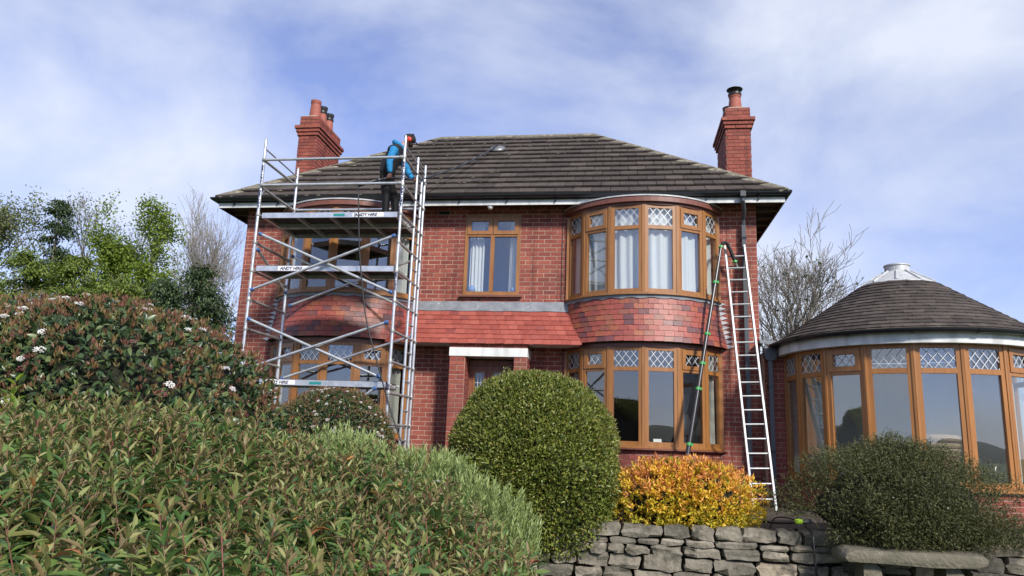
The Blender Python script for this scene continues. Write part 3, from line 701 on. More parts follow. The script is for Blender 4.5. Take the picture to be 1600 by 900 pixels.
for a, b in gl_:
    mb = MB(); mb.box((a, fy-.004, 1.15), (b, fy+.004, 2.16)); mb.build('pane', M['glass_frost'], door)
    mb = MB()
    for x in (a-.025, b): mb.box((x, fy-.034, 1.125), (x+.025, fy-.021, 2.185))
    for z in (1.125, 2.16): mb.box((a, fy-.033, z), (b, fy-.0215, z+.025))
    mb.build('glazing_bead', M['oak'], door)
    mb = MB()
    for x in (a+.05, b-.05): mb.box((x-.003, fy-.009, 1.15), (x+.003, fy-.005, 2.16))
    for z in (1.35, 1.98): mb.box((a, fy-.0095, z-.003), (b, fy-.0055, z+.003))
    mb.build('lead_lattice', M['came'], door)
for a, b in ((-2.52, -2.36), (-2.19, -2.03)):
    mb = MB(); mb.box((a-.02, fy-.03, .25), (b+.02, fy-.021, .95)); mb.build('door_panel', M['door_wood'], door)
mb = MB(); mb.tube([(-1.97, fy-.05, 1.08), (-2.07, fy-.05, 1.08)], .01, 8); mb.box((-1.985, fy-.04, .98), (-1.955, fy-.021, 1.18)); mb.build('door_handle', M['steel'], door)
# --- central upstairs window
x0, x1, z0, z1 = WIN; fy = .0
mb = MB(); mb.box((x0, -.02, z0), (x0+.06, .06, z1)); mb.box((x1-.06, -.02, z0), (x1, .06, z1)); mb.box((x0+.06, -.018, z1-.06), (x1-.06, .058, z1)); mb.box((x0+.06, -.018, z0), (x1-.06, .058, z0+.075))
ztr = 4.72; xm = (x0+x1)/2; mb.box((x0+.06, -.018, ztr-.03), (x1-.06, .058, ztr+.03)); mb.box((xm-.035, -.022, z0+.075), (xm+.035, .062, ztr-.03)); mb.box((xm-.035, -.022, ztr+.03), (xm+.035, .062, z1-.06))
cw = mb.build('casement_window', M['oak'], house); cw['label'] = 'two-light casement window above the porch'
for a, b in ((x0+.06, xm-.035), (xm+.035, x1-.06)):
    MB().box((a, .016, z0+.075), (b, .024, ztr-.03)).build('pane', M['glass'], cw)
    mb = MB(); s = .05; c, d = ztr+.03, z1-.06
    mb.box((a-.02, -.036, c-.02), (a+s, .03, d+.02)); mb.box((b-s, -.036, c-.02), (b+.02, .03, d+.02)); mb.box((a+s, -.034, d-s), (b-s, .028, d+.02)); mb.box((a+s, -.034, c-.02), (b-s, .028, c+s))
    mb.build('opening_light', M['oak'], cw); MB().box((a+s, -.003, c+s), (b-s, .005, d-s)).build('pane', M['glass'], cw)
MB().box((x0-.06, -.085, z0-.035), (x1+.06, -.004, z0-.002)).build('sill', M['fascia_brown'], cw)
# ================================================================== CONSERVATORY
KX, KY, KR = 4.53, -.42, 1.785; K0, KD = -1.301, .341; KZ0, KZ1, KZT = .60, 2.52, 2.145
cons = empty('conservatory', (KX, KY, 0), 'round conservatory with oak-framed glazing and conical slate-grey tiled roof', 'conservatory')
def kp(t, r=KR, z=None):
    p = (KX+r*math.sin(t), KY-r*math.cos(t)); return p if z is None else (*p, z)
def kband(r0, r1, z0, z1, t0, t1, n=40):
    V = [kp(t0+(t1-t0)*i/n, r, z) for i in range(n+1) for r in (r0, r1) for z in (z0, z1)]; F = []
    for i in range(n):
        a, b = i*4, (i+1)*4; F += [(a+2, b+2, b+3, a+3), (a, a+1, b+1, b), (a+1, a+3, b+3, b+1), (a, b, b+2, a+2)]
    F += [(0, 2, 3, 1), (n*4, n*4+1, n*4+3, n*4+2)]
    return MB().add(V, F)
kang = [K0+KD*k for k in range(-1, 10)]; T0, T1 = kang[0], kang[-1]
kb = Pieces('brick', 'brickwork'); kb.variants(BV, M['brick'])
dwf = kband(KR-.22, KR-.006, -.1, KZ0-.055, T0, T1).build('dwarf_wall', M['mortar'], cons)
for r_ in range(7):
    nb = 24
    for k in range(nb+1):
        d = .5 if r_ % 2 else 0; t0, t1 = max(T0, T0+(T1-T0)*(k-d)/nb), min(T1, T0+(T1-T0)*(k+1-d)/nb)
        if t1-t0 < .02: continue
        t = (t0+t1)/2; n_ = np.array([math.sin(t), -math.cos(t), 0]); kb.put(random.randrange(6), mtx(kp(t, KR-.001, .005+.075*(r_+.5)), np.array([math.cos(t), math.sin(t), 0])*(KR*(t1-t0)-.011), -n_, (0, 0, .94)), dwf, .015, n_)
kband(KR-.12, KR+.075, KZ0-.05, KZ0-.005, T0, T1).build('sill', M['oak_cons'], cons)
kband(KR-.1, KR+.03, KZ1, KZ1+.05, T0, T1).build('window_head', M['oak_cons'], cons)
kpts = [kp(t) for t in kang]
kfr = MB()
for i in range(10): facet(cons, kpts[i], kpts[i+1], KZ0, KZ1, KZT, i in (2, 6), M['oak_cons'], tj=.06, glass=M['glass_cons'], scale=1.0)
for i, t in enumerate(kang):
    x, y = kpts[i]; n_ = np.array([math.sin(t), -math.cos(t), 0]); u_ = np.array([math.cos(t), math.sin(t), 0])
    for s in (-1, 1):
        MB().prism([(s*.002, -.05), (s*.034, -.05), (s*.030, .038), (s*.002, .046)][::s], (x, y, 0), u_, n_, (0, 0, 1), KZ0, KZ1).build('mullion', M['oak_cons'], cons)
kband(KR-.2, KR, -.1, 2.6, T1+.02, T0+2*PI-.02, 30).build('rear_wall', M['cons_room'], cons)
n = 40; V = [(KX, KY, .03)]+[kp(2*PI*i/n, KR-.05, .03) for i in range(n)]
obj('floor', V, [(0, 1+i, 1+(i+1) % n) for i in range(n)], M['carpet'], cons)
# roof
ER, EZc, CRr, CZ = 2.03, 2.665, .56, 3.685
V = [kp(2*PI*i/48, r, z) for (r, z) in ((ER-.03, EZc-.012), (CRr-.05, CZ-.012), (CRr-.1, CZ-.05), (ER-.1, EZc-.02), (KR-.05, EZc-.04)) for i in range(48)]
F = [(j*48+i, j*48+(i+1) % 48, (j+1)*48+(i+1) % 48, (j+1)*48+i) for j in range(4) for i in range(48)]
kroof = obj('roof', V, F, M['deck'], cons)
kt = Pieces('roof_tile', 'roof_tiles_beyond')
KV = []
for k in range(5):
    j = lambda: random.uniform(-.003, .003)
    KV.append(([(-.5, j(), .006), (.5, j(), .006), (.48, .16, -.012), (-.48, .16, -.012), (-.5, j(), .024+j()), (.5, j(), .024+j()), (.48, .16, .002), (-.48, .16, .002)], BOXF))
kt.variants(KV, M['roof_tile'])
rows = 16; SLk = math.hypot(ER-CRr, CZ-EZc); ud = np.array([-(ER-CRr)/SLk, (CZ-EZc)/SLk])
for r_ in range(rows):
    rr = ER+ud[0]*SLk*r_/rows; zz = EZc+ud[1]*SLk*r_/rows; nT = max(14, int(2*PI*rr/.27)); ph = random.random()
    for k in range(nT):
        t = 2*PI*(k+ph)/nT; x = np.array([math.cos(t), math.sin(t), 0]); o_ = np.array([math.sin(t), -math.cos(t), 0]); y = unit(o_*ud[0]+np.array([0, 0, ud[1]])); z = np.cross(x, y)
        kt.put(random.randrange(5), mtx(np.array(kp(t, rr, zz))+y*random.uniform(-.004, .004), x*(2*PI*rr/nT-.004), y, z), kroof, .27*.11, z)
kt.finish(kroof)
mb = MB(); mb.lathe([(CRr+.03, CZ-.03), (CRr+.02, CZ+.01), (.21, CZ+.235), (.19, CZ+.25), (.185, CZ+.34), (.20, CZ+.345), (.20, CZ+.365), (.001, CZ+.38)], (KX, KY, 0), 32)
cap = mb.build('lead_cap', M['lead_edge'], kroof)
for k in range(10):
    t = 2*PI*k/10+.25; a = np.array(kp(t, CRr-.0, CZ+.03)); b = np.array(kp(t, .215, CZ+.245)); MB().tube([a, b], .016, 8).build('lead_roll', M['lead_edge'], cap)
kband(KR+.05, KR+.145, 2.515, 2.66, T0-.06, T1+.1, 48).build('fascia_board', M['fascia_white'], cons)
ga = [kp(T0-.16+(T1-T0+.3)*i/48, KR+.222, 2.705) for i in range(49)]
kg = gutter_path('gutter', ga[::-1], .058, cons)
for t in np.arange(T0+.1, T1, .42):
    mb = MB(); p = np.array(kp(t, KR+.222, 2.705)); u = np.array([math.cos(t), math.sin(t), 0]); o_ = np.array([math.sin(t), -math.cos(t), 0]); V = []
    for s in (-.035, .035):
        for j in range(9): a = PI*j/8; V.append(p+u*s+o_*math.cos(a)*.067-np.array([0, 0, math.sin(a)*.067]))
    mb.add(V, [(j, j+1, 10+j, 9+j) for j in range(8)]).build('gutter_joint', M['gutter'], kg)
# brick return between house and conservatory with hopper and downpipe
lk = MB().box((XR+.006, -.292, -.1), (2.772, .2, 2.60)).build('return_wall', M['mortar'], cons)
lay(lk, (XR, -.295, 0), (1, 0, 0), (0, -1, 0), 2.775-XR, 0, 2.6, off=.1, pieces=kb)
kb.finish(cons)
mb = MB(); mb.add([(2.30, -.5, 2.76), (2.75, -.5, 2.70), (2.9, .25, 2.84), (2.42, .25, 2.88), (2.30, -.5, 2.72), (2.75, -.5, 2.66), (2.9, .25, 2.8), (2.42, .25, 2.84)], [(0, 1, 2, 3), (7, 6, 5, 4), (0, 4, 5, 1), (1, 5, 6, 2), (2, 6, 7, 3), (3, 7, 4, 0)]); mb.build('lead_valley', M['lead'], cons)
mb = MB(); mb.prism([(-.095, 0), (.095, 0), (.10, .06), (.105, .15), (-.105, .15), (-.10, .06)], (2.47, -.47, 2.49), (1, 0, 0), (0, 0, 1), (0, 1, 0), 0, .15); mb.prism([(-.06, -.05), (.06, -.05), (.095, 0), (-.095, 0)], (2.47, -.47, 2.49), (1, 0, 0), (0, 0, 1), (0, 1, 0), .01, .14)
hp = mb.build('rain_hopper', M['gutter'], cons); MB().box((2.437, -.43, .12), (2.503, -.365, 2.45)).build('downpipe', M['pipe'], hp)
for z in (2.0, .95): MB().box((2.43, -.437, z), (2.51, -.3, z+.045)).build('pipe_collar', M['gutter'], hp)

# ================================================================== CURTAINS AND THINGS INDOORS
def curtain(path, z0, z1, m, label, amp=.025, waves=9, group=None, gather=None):
    n = waves*8; P = np.array(path, float); d = np.r_[0, np.cumsum(np.linalg.norm(np.diff(P, axis=0), axis=1))]; V = []
    for j in range(9):
        z = z0+(z1-z0)*j/8
        for i in range(n+1):
            s = d[-1]*i/n; x = np.interp(s, d, P[:, 0]); y = np.interp(s, d, P[:, 1]); tx = np.interp(min(s+.01, d[-1]), d, P[:, 0])-np.interp(max(s-.01, 0), d, P[:, 0]); ty = np.interp(min(s+.01, d[-1]), d, P[:, 1])-np.interp(max(s-.01, 0), d, P[:, 1]); l = math.hypot(tx, ty)
            w = amp*(math.sin(2*PI*waves*i/n+.6*math.sin(j*.35))+.4*math.sin(2*PI*waves*.37*i/n+1.3))
            V.append((x-ty/l*w, y+tx/l*w, z))
    F = [(j*(n+1)+i, j*(n+1)+i+1, (j+1)*(n+1)+i+1, (j+1)*(n+1)+i) for j in range(8) for i in range(n)]
    return tag(obj('curtain', V, F, m, smooth=True), label, 'curtain', group)
def apath(c, t0, t1, r=BR-.11, n=14): return [arc_pt(c, t0+(t1-t0)*i/n, r) for i in range(n+1)]
c = BAYC[1]
curtain(apath(c, -BH*1.0, -BH*.0), 3.5, 5.0, M['curtain'], 'white net curtain in left half of the upper right bow window', .022, 9)
curtain(apath(c, BH*.02, BH*1.0), 3.5, 5.0, M['curtain'], 'white net curtain in right half of the upper right bow window', .022, 9)
curtain(apath(c, BH*.74, BH*.97), 1.0, 2.55, M['curtain_cream'], 'cream curtain at right end of the lower right bow window', .03, 4)
curtain(apath(c, -BH*.97, -BH*.8), 1.0, 2.55, M['curtain_cream'], 'cream curtain at left end of the lower right bow window', .03, 3)
c = BAYC[0]
curtain(apath(c, -BH*.95, -BH*.72), 3.5, 5.0, M['curtain'], 'white curtain at left end of the upper bow window behind the scaffold', .03, 3)
curtain(apath(c, BH*.70, BH*.95), 3.5, 5.0, M['curtain'], 'white curtain at right end of the upper bow window behind the scaffold', .03, 4)
curtain(apath(c, -BH*.95, -BH*.70), 1.0, 2.55, M['curtain_cream'], 'cream curtain at left end of the lower bow window behind the scaffold', .03, 4)
curtain(apath(c, BH*.66, BH*.95), 1.0, 2.55, M['curtain_cream'], 'cream curtain at right end of the lower bow window behind the scaffold', .03, 5)
curtain([(-2.77, .16), (-2.50, .16)], 3.62, 5.05, M['curtain'], 'white curtain at left of the window above the porch', .02, 4)
curtain([(-2.02, .16), (-1.86, .16)], 3.62, 5.05, M['curtain'], 'white curtain at right of the window above the porch', .02, 3)
curtain([kp(t, KR-.2) for t in np.linspace(K0-.2, K0+.3, 8)], .65, 2.0, M['curtain_cream'], 'pale curtain inside the left panes of the conservatory', .03, 4)
curtain([kp(t, KR-.15) for t in np.linspace(K0+KD*5.15, K0+KD*5.6, 8)], .65, 2.5, M['curtain'], 'white curtain inside the rightmost visible conservatory pane', .02, 3)
M['shade'] = mat('lamp_shade', (.72, .70, .62), .8, transl=.3); M['wicker'] = mat('wicker', (.52, .38, .24), .8, var=(.24, .16, .10), nscale=60, bump=.8, bscale=80)
M['paper'] = mat('white_card', (.8, .8, .76), .7); M['leaf_pot'] = mat('houseplant_leaf', (.09, .16, .04), .45, transl=.2); M['ceramic'] = mat('white_ceramic', (.75, .76, .75), .25)
M['pink'] = mat('pink_cushion', (.45, .06, .12), .8); M['blue_china'] = mat('blue_china', (.2, .3, .5), .3)
def lamp(x, y, z, label):
    t = empty('table_lamp', (x, y, z), label, 'lamp')
    mb = MB(); mb.lathe([(.001, .5), (.07, .5), (.19, .16), (.185, .16), (.065, .495)], (x, y, z), 20); mb.build('lamp_shade', M['shade'], t, smooth=True)
    mb = MB(); mb.lathe([(.001, 0), (.08, 0), (.08, .02), (.03, .04), (.05, .1), (.02, .17), (.012, .3), (.001, .3)], (x, y, z), 14); mb.build('lamp_base', M['ceramic'], t, smooth=True)
side = empty('console_table', (1.25, .15, .06), 'dark console table inside the lower right bow window', 'table')
MB().box((.85, -.02, 1.0), (1.62, .33, 1.04)).build('table_top', M['door_wood'], side)
for x in (.9, 1.56):
    for y in (.02, .28): MB().box((x-.025, y-.025, .06), (x+.025, y+.025, .999)).build('leg', M['door_wood'], side)
lamp(1.12, .16, 1.042, 'left of two white cone-shaded lamps inside the lower right bow window'); lamp(1.47, .16, 1.042, 'right of two white cone-shaded lamps inside the lower right bow window')
o = MB().fbox((.57, -.66, .992), (1, .12, 0), (-.05, .4, .9), (.02, -.9, .4), (0, 0, 0), (.13, .13, .003)).build('greeting_card', M['paper']); tag(o, 'small white card standing on the lower right bow window sill', 'card')
def rosette(name, x, y, z, r, hgt, nl, label, cat, pot=(.07, .075), droop=.5, wid=.012):
    t = empty(name, (x, y, z), label, cat)
    mb = MB(); mb.lathe([(.001, 0), (pot[0]*.8, 0), (pot[0], pot[1]), (pot[0]*.88, pot[1]), (pot[0]*.8, pot[1]*.8), (.001, pot[1]*.8)], (x, y, z), 16); mb.build('pot', M['ceramic'], t, smooth=True)
    for k in range(nl):
        a = 2*PI*k/nl+random.random()*.5; R_ = r*random.uniform(.7, 1.1); H_ = hgt*random.uniform(.7, 1.2); V = []
        for i in range(7):
            s = i/6; q = np.array([x+math.cos(a)*R_*s, y+math.sin(a)*R_*s, z+pot[1]*.8+H_*(s*1.9-s*s*(1.2+droop))]); w = wid*(1-abs(s-.35)*1.2)+.001; sd = np.array([-math.sin(a), math.cos(a), 0])*w; V += [q-sd, q+sd+[0, 0, .003]]
        obj('leaf', V, [(2*i, 2*i+1, 2*i+3, 2*i+2) for i in range(6)], M['leaf_pot'], t)
rosette('houseplant', 4.93, KY-1.46, KZ0+.0, .17, .14, 13, 'spider plant in a white pot on the conservatory sill', 'plant')
rosette('houseplant', 5.39, KY-1.26, KZ0+.0, .10, .2, 11, 'bushy green plant at the right edge conservatory pane', 'plant', droop=.2, wid=.03)
rosette('houseplant', .44, -.55, .992, .1, .38, 10, 'pale flowering plant in the second pane of the lower right bow window', 'plant', droop=.0, wid=.03)
o = MB().lathe([(.001, 0), (.05, .0), (.075, .05), (.06, .1), (.03, .13), (.001, .13)], (-2.70, .10, 3.65), 14).build('china_ornament', M['blue_china'], smooth=True); tag(o, 'blue china ornament at left of the window above the porch', 'ornament')
o = MB().lathe([(.001, 0), (.04, .0), (.06, .05), (.05, .09), (.001, .11)], (-1.92, .10, 3.65), 14).build('china_ornament', M['blue_china'], smooth=True); tag(o, 'blue china ornament at right of the window above the porch', 'ornament')
# wicker chair inside the conservatory
ch = empty('wicker_chair', (4.55, -1.35, .03), 'high-backed wicker armchair with pink cushion inside the conservatory', 'chair')
def slab(name, o, ux, uy, uz, a, b, m, p):
    return MB().fbox(o, ux, uy, uz, a, b).build(name, m, p)
for k in range(9):
    z = .5+.075*k; wv = .16+.012*k; mb = MB(); mb.tube([(4.55-wv, -1.52, z+.05), (4.55-wv*.6, -1.60, z+.05), (4.55, -1.62, z+.05), (4.55+wv*.6, -1.60, z+.05), (4.55+wv, -1.52, z+.05)], .04, 8); mb.build('back_weave', M['wicker'], ch)
mb = MB(); mb.tube([(4.27, -1.5, 1.24), (4.4, -1.61, 1.25), (4.55, -1.635, 1.255), (4.7, -1.61, 1.25), (4.83, -1.5, 1.24)], .05, 8); mb.build('back_roll', M['wicker'], ch)
MB().box((4.28, -1.55, .34), (4.82, -1.0, .46)).build('seat', M['wicker'], ch); MB().box((4.42, -1.70, .80), (4.66, -1.672, 1.0)).build('cushion', M['pink'], ch)
for x in (4.31, 4.79):
    for y in (-1.5, -1.05): MB().tube([(x, y, .03), (x, y, .34)], .028, 8).build('leg', M['wicker'], ch)
    MB().tube([(x, -1.55, .68), (x, -1.05, .66), (x, -1.0, .45)], .04, 8).build('arm', M['wicker'], ch)
pic = empty('picture_frame', (3.55, .9, 1.5), 'framed picture on the back wall inside the conservatory', 'picture')
tb = -2.55; p = np.array(kp(tb, KR-.21, 1.5)); u = np.array([math.cos(tb), math.sin(tb), 0]); nn = -np.array([math.sin(tb), -math.cos(tb), 0])
mb = MB()
for a, b, c2, d in ((-.22, -.18, 0, .5), (.18, .22, 0, .5), (-.18, .18, 0, .04), (-.18, .18, .46, .5)): mb.fbox(p, u, nn, (0, 0, 1), (a, .0, c2), (b, .03, d))
mb.build('frame', M['paper'], pic); MB().fbox(p, u, nn, (0, 0, 1), (-.18, .004, .04), (.18, .012, .46)).build('print', M['pipe'], pic)
bricks.finish(house)

# ================================================================== SCAFFOLD TOWER
tw = empty('scaffold_tower', (-4.63, -1.56, 0), 'aluminium mobile scaffold tower with three platforms before the left bow windows', 'scaffold')
SX0, SX1, SYF, SYR = -5.83, -3.43, -2.2, -.93; PZ = 4.46; STEP = .47
def bar(name, a, b, r=.0235, m=None, parent=None, n=12): 
    o = MB().tube([a, b], r, n).build(name, m or M['alu'], parent or tw); smooth_by_angle(o, 50); return o
def collar(p, ax, r=.034, l=.06, m=None, parent=None):
    p = np.array(p, float); ax = unit(ax); o = MB().tube([p-ax*l/2, p-ax*l*.35, p+ax*l*.35, p+ax*l/2], [r*.9, r, r, r*.9], 10).build('clamp', m or M['alu_dull'], parent or tw); smooth_by_angle(o, 50); return o
levels = [PZ-STEP*k for k in range(9, -3, -1)]
levels = [z for z in levels if z > .15]
ups = {}
for nm, x, y, zt in (('a', SX0, SYF, 5.75), ('b', SX0, SYR, 5.72), ('c', SX1, SYF, 5.74), ('d', SX1, SYR, 5.72), ('e', SX1, -1.42, 5.70), ('f', SX1, -1.12, 5.40)):
    z0 = .12 if nm in 'abcd' else levels[0]-.03
    u = bar('upright', (x, y, z0), (x, y, zt)); ups[nm] = u
    if nm in 'abcd':
        MB().tube([(x, y, zt), (x, y, zt+.03)], .019, 8).build('spigot', M['alu_dull'], u)
        for z in (1.95, 3.83): MB().tube([(x, y, z-.09), (x, y, z+.09)], .0275, 12).build('joint_sleeve', M['alu'], u)
        MB().tube([(x, y, .02), (x, y, .3)], .017, 8).build('adjustable_leg', M['steel'], u); MB().lathe([(.001, 0), (.075, 0), (.075, .012), (.02, .02), (.02, .06), (.001, .06)], (x, y, .035), 12).build('foot_plate', M['alu_dull'], u)
for z in levels:
    for x in (SX0, SX1):
        bar('rung', (x, SYF, z), (x, SYR, z), .022, M['alu_dull'])
        collar((x, SYF, z), (0, 0, 1)); collar((x, SYR, z), (0, 0, 1))
    bar('ladder_rung', (SX1, -1.42, z+STEP/2), (SX1, -1.12, z+STEP/2), .018, M['alu_dull'])
bar('rung', (SX0, SYF, 5.60), (SX0, SYR, 5.57), .013, M['alu_dull']); bar('rung', (SX1, SYF, 5.60), (SX1, SYR, 5.57), .013, M['alu_dull'])
# small knee struts welded in the frame corners
for z in levels[::2]:
    for x, s in ((SX0, 1), (SX1, 1)): bar('gusset', (x, SYF, z-.16), (x, SYF+.13, z), .011, M['alu'])
def rail(a, b, nm='guardrail'):
    a, b = np.array(a, float), np.array(b, float); d = unit(b-a); o = bar(nm, a+d*.03, b-d*.03, .0225)
    for p in (a+d*.04, b-d*.04): collar(p, d, .031, .06, M['alu_dull'] if nm == 'guardrail' else M['blue_clip'], o)
    return o
e = .03
rail((SX0, SYF-e, 5.39), (SX1, SYF-e, 5.39)); rail((SX0, SYF-e, 4.95), (SX1, SYF-e, 4.95)); rail((SX0, SYR+e, 4.95), (SX1, SYR+e, 4.95)); rail((SX0, SYR+e, 5.39), (SX1, SYR+e, 5.39)) if False else None
f2 = SYF-.045
rail((-5.76, f2, 4.13), (-3.45, f2, 3.16), 'brace'); rail((-3.45, f2-.04, 4.08), (-5.78, f2-.04, 3.18), 'brace')
rail((-5.80, f2, 2.74), (-3.55, f2, 1.86), 'brace'); rail((-3.47, f2-.04, 2.71), (-5.82, f2-.04, 1.90), 'brace')
rail((-5.82, SYR+.045, 4.10), (-3.45, SYR+.045, 3.08), 'brace'); rail((-5.80, SYR+.085, 3.19), (-3.46, SYR+.085, 4.08), 'brace')
rail((-5.80, SYR+.045, 1.90), (-3.46, SYR+.045, 2.70), 'brace'); rail((-3.60, f2, 1.72), (-5.1, f2, -.0+.55), 'brace')
rail((SX0, SYR+.03, 1.15), (SX1, SYR+.03, 1.15), 'brace'); rail((SX0+.02, SYF+.05, 3.9), (SX0+.02, SYR-.03, 3.4), 'brace')
TV_, TF_ = text_mesh('ANDY HIRE', 1.0, .25, .035)
tw_w = TV_[:, 0].max()-TV_[:, 0].min(); TV_ = TV_-[TV_[:, 0].min(), TV_[:, 1].min(), 0]; th_ = TV_[:, 1].max()
def stick(parent, x, z, y, w, h, m=M['ink'], back=True):
    """printed hire-firm lettering on a beam facing the garden"""
    V = np.stack([x+TV_[:, 0]*w/tw_w, np.full(len(TV_), y-.0035)-TV_[:, 2]*.5, z+TV_[:, 1]*h/th_], 1)
    if back:
        st = MB().box((x-.03, y-.002, z-.009), (x+w+.10, y-.0005, z+h+.009)).build('sticker', M['sticker'], parent)
    o = obj('lettering', V, TF_, m, parent)
    return o
def platform(x0, x1, y0, y1, z, txt=None, teal=None):
    mb = MB(); h = .085
    for y in (y0, y1-.03): mb.box((x0, y, z-h), (x1, y+.03, z))
    for x in np.linspace(x0, x1-.04, 5): mb.box((x, y0+.031, z-h+.01), (x+.04, y1-.031, z-.022))
    p = mb.build('platform', M['alu'], tw); p['label'] = 'scaffold platform with aluminium edge beams'
    MB().box((x0+.01, y0+.012, z-.018), (x1-.01, y1-.012, z+.006)).build('deck', M['plywood'], p)
    for x in (x0, x1-.02):
        for y in (y0+.06, y1-.11):
            s = -1 if x == x0 else 1; MB().tube([(x+.01-s*.0, y+.02, z-.05), (x+.01+s*.05, y+.02, z-.02), (x+.01+s*.075, y+.02, z-.045)], .016, 8).build('hook', M['alu_dull'], p)
    if txt is not None: stick(p, txt, z-h+.018, y0, .385, .05)
    if teal is not None:
        MB().box((teal, y0-.002, z-.066), (teal+.19, y0-.0005, z-.024)).build('label_plate', M['teal'], p)
    return p
platform(SX0+.06, SX1-.06, SYF+.02, SYF+.62, PZ+.03, -4.20, -4.55); platform(SX0+.06, SX1-.06, SYF+.65, SYR-.02, PZ+.03)
platform(SX0+.06, SX1-.06, SYF+.02, SYF+.62, 3.605, -5.37); platform(SX0+.06, SX1-.06, SYF+.02, SYF+.62, 1.80, -5.42, -4.70)
def stick_v(parent, x, y, z0, l):
    V = np.stack([x+.018-TV_[:, 1]*.036/th_, np.full(len(TV_), y-.0265)-TV_[:, 2]*.5, z0+TV_[:, 0]*l/tw_w], 1); obj('lettering', V, TF_, M['ink'], parent)
for u, x, zz in ((ups['a'], SX0, (4.98, 4.55)), (ups['c'], SX1, (5.0, 4.56)), (ups['c'], SX1, (3.2, 1.45))):
    for z in zz: stick_v(u, x, SYF, z, .33)

# ================================================================== LADDER, POLES, HOSES
ld = empty('ladder', (2.18, -1.2, .08), 'aluminium ladder leaning against the wall beside the right bow window', 'ladder')
lf, lt = np.array([2.165, -1.20, .06]), np.array([1.99, -.14, 4.47]); ldir = unit(lt-lf); LLEN = np.linalg.norm(lt-lf); lx = unit(np.cross(np.cross(ldir, (1, 0, 0)), ldir)); ln_ = np.cross(lx, ldir)
for s in (-1, 1):
    mb = MB(); mb.fbox(lf, lx, ln_, ldir, (s*.165-.014, -.035, 0), (s*.165+.014, .035, LLEN)); r_ = mb.build('rail', M['ladder'], ld)
    MB().fbox(lf, lx, ln_, ldir, (s*.165-.019, -.042, -.03), (s*.165+.019, .042, .05)).build('rubber_foot', M['black'], r_)
for k in range(19):
    q = lf+ldir*(.22+k*.2285); o = MB().tube([q-lx*.152, q+lx*.152], .0155, 8).build('rung', M['ladder'], ld)
pl = empty('gutter_vacuum_pole', (.98, -1.2, .1), 'black telescopic pole with green clamps leaning by the right bow window', 'pole')
pa, pb = np.array([.93, -1.32, .25]), np.array([1.735, -.33, 4.40]); pd = unit(pb-pa); PLn = np.linalg.norm(pb-pa)
for k, (s0, s1, r) in enumerate(((0, .40, .036), (.40, .62, .033), (.62, .84, .030), (.84, 1.0, .027))):
    o = MB().tube([pa+pd*PLn*s0, pa+pd*PLn*s1], r, 12).build('pole_section', M['carbon'], pl); smooth_by_angle(o, 50)
for s in (.19, .40, .50, .62, .84):
    q = pa+pd*PLn*s; o = MB().tube([q-pd*.022, q+pd*.022], .042, 12).build('green_clamp', M['green_clip'], pl); MB().box(tuple(q+[.02, -.05, -.02]), tuple(q+[.055, -.02, .02])).build('clamp_lever', M['green_clip'], o)
nk = [pb, pb+[.025, 0, .06], pb+[.07, .02, .085], pb+[.12, .04, .06], pb+[.19, .08, -.10], pb+[.25, .11, -.24]]
o = MB().tube(nk, .03, 10).build('curved_nozzle', M['black'], pl); MB().tube([pb+[.25, .11, -.24], pb+[.31, .14, -.38]], .019, 10).build('nozzle_tip', M['steel'], pl)
for q in (pb, pb+[.245, .108, -.235]): MB().tube([q-pd*.018, q+pd*.018], .038, 10).build('green_clamp', M['green_clip'], pl)
def spline(pts, n=10):
    P = np.array(pts, float); P = np.vstack([2*P[0]-P[1], P, 2*P[-1]-P[-2]]); out = []
    for i in range(1, len(P)-2):
        for k in range(n):
            t = k/n; a, b, c, d = P[i-1], P[i], P[i+1], P[i+2]; out.append(.5*((2*b)+(-a+c)*t+(2*a-5*b+4*c-d)*t*t+(-a+3*b-3*c+d)*t**3))
    out.append(P[-2]); return out
hs_ = MB().tube(spline([(-4.20, -2.12, 4.95), (-4.13, -2.29, 4.84), (-4.09, -2.33, 4.6), (-4.0, -2.32, 3.73), (-3.86, -2.32, 2.92), (-3.74, -2.34, 2.5), (-3.51, -2.34, 1.86), (-3.33, -2.35, 1.38), (-3.12, -2.4, .92), (-2.95, -2.45, .5), (-2.8, -2.5, .06), (-2.2, -2.4, .035), (-1.6, -2.0, .035)]), .011, 8).build('pressure_hose', M['black'], smooth=True)
tag(hs_, 'black hose hanging from the top platform down the scaffold front', 'hose')
lan = empty('roof_cleaning_lance', (-3.47, -1.5, 5.2), 'black lance with round surface cleaner held on the roof tiles', 'lance')
lp = spline([(-4.20, -2.12, 4.965), (-3.78, -1.84, 5.185), (-3.47, -1.46, 5.29), (-3.36, -1.0, 5.5), (-3.03, .4, 6.29), (-2.72, 1.83, 7.21)], 8)
MB().tube(lp, [.02 if i < 16 else .014 for i in range(len(lp))], 10).build('lance_tube', M['carbon'], lan, smooth=True)
MB().tube(lp[0:6], .031, 10).build('trigger_grip', M['black'], lan, smooth=True)
rn = unit((0, -sP, cP)); hc = np.array([-2.65, 2.0, EZ+TP*(2.0-EY0)])+rn*.1; ex = np.array([1., 0, 0]); ey = np.cross(rn, ex)
mb = MB(); prof = [(.001, .06), (.05, .06), (.10, .04), (.165, .02), (.175, -.03), (.165, -.03), (.155, .005), (.001, .02)]; mb.lathe(prof, (0, 0, 0), 24); V = np.concatenate(mb.v); V = hc+V[:, :1]*ex+V[:, 1:2]*ey+V[:, 2:]*rn
MB().add(V, mb.f).build('cleaner_dish', M['steel'], lan, smooth=True)
MB().tube([hc+rn*.05, hc+rn*.09, np.array([-2.72, 1.83, 7.21])], .02, 8).build('swivel', M['carbon'], lan)
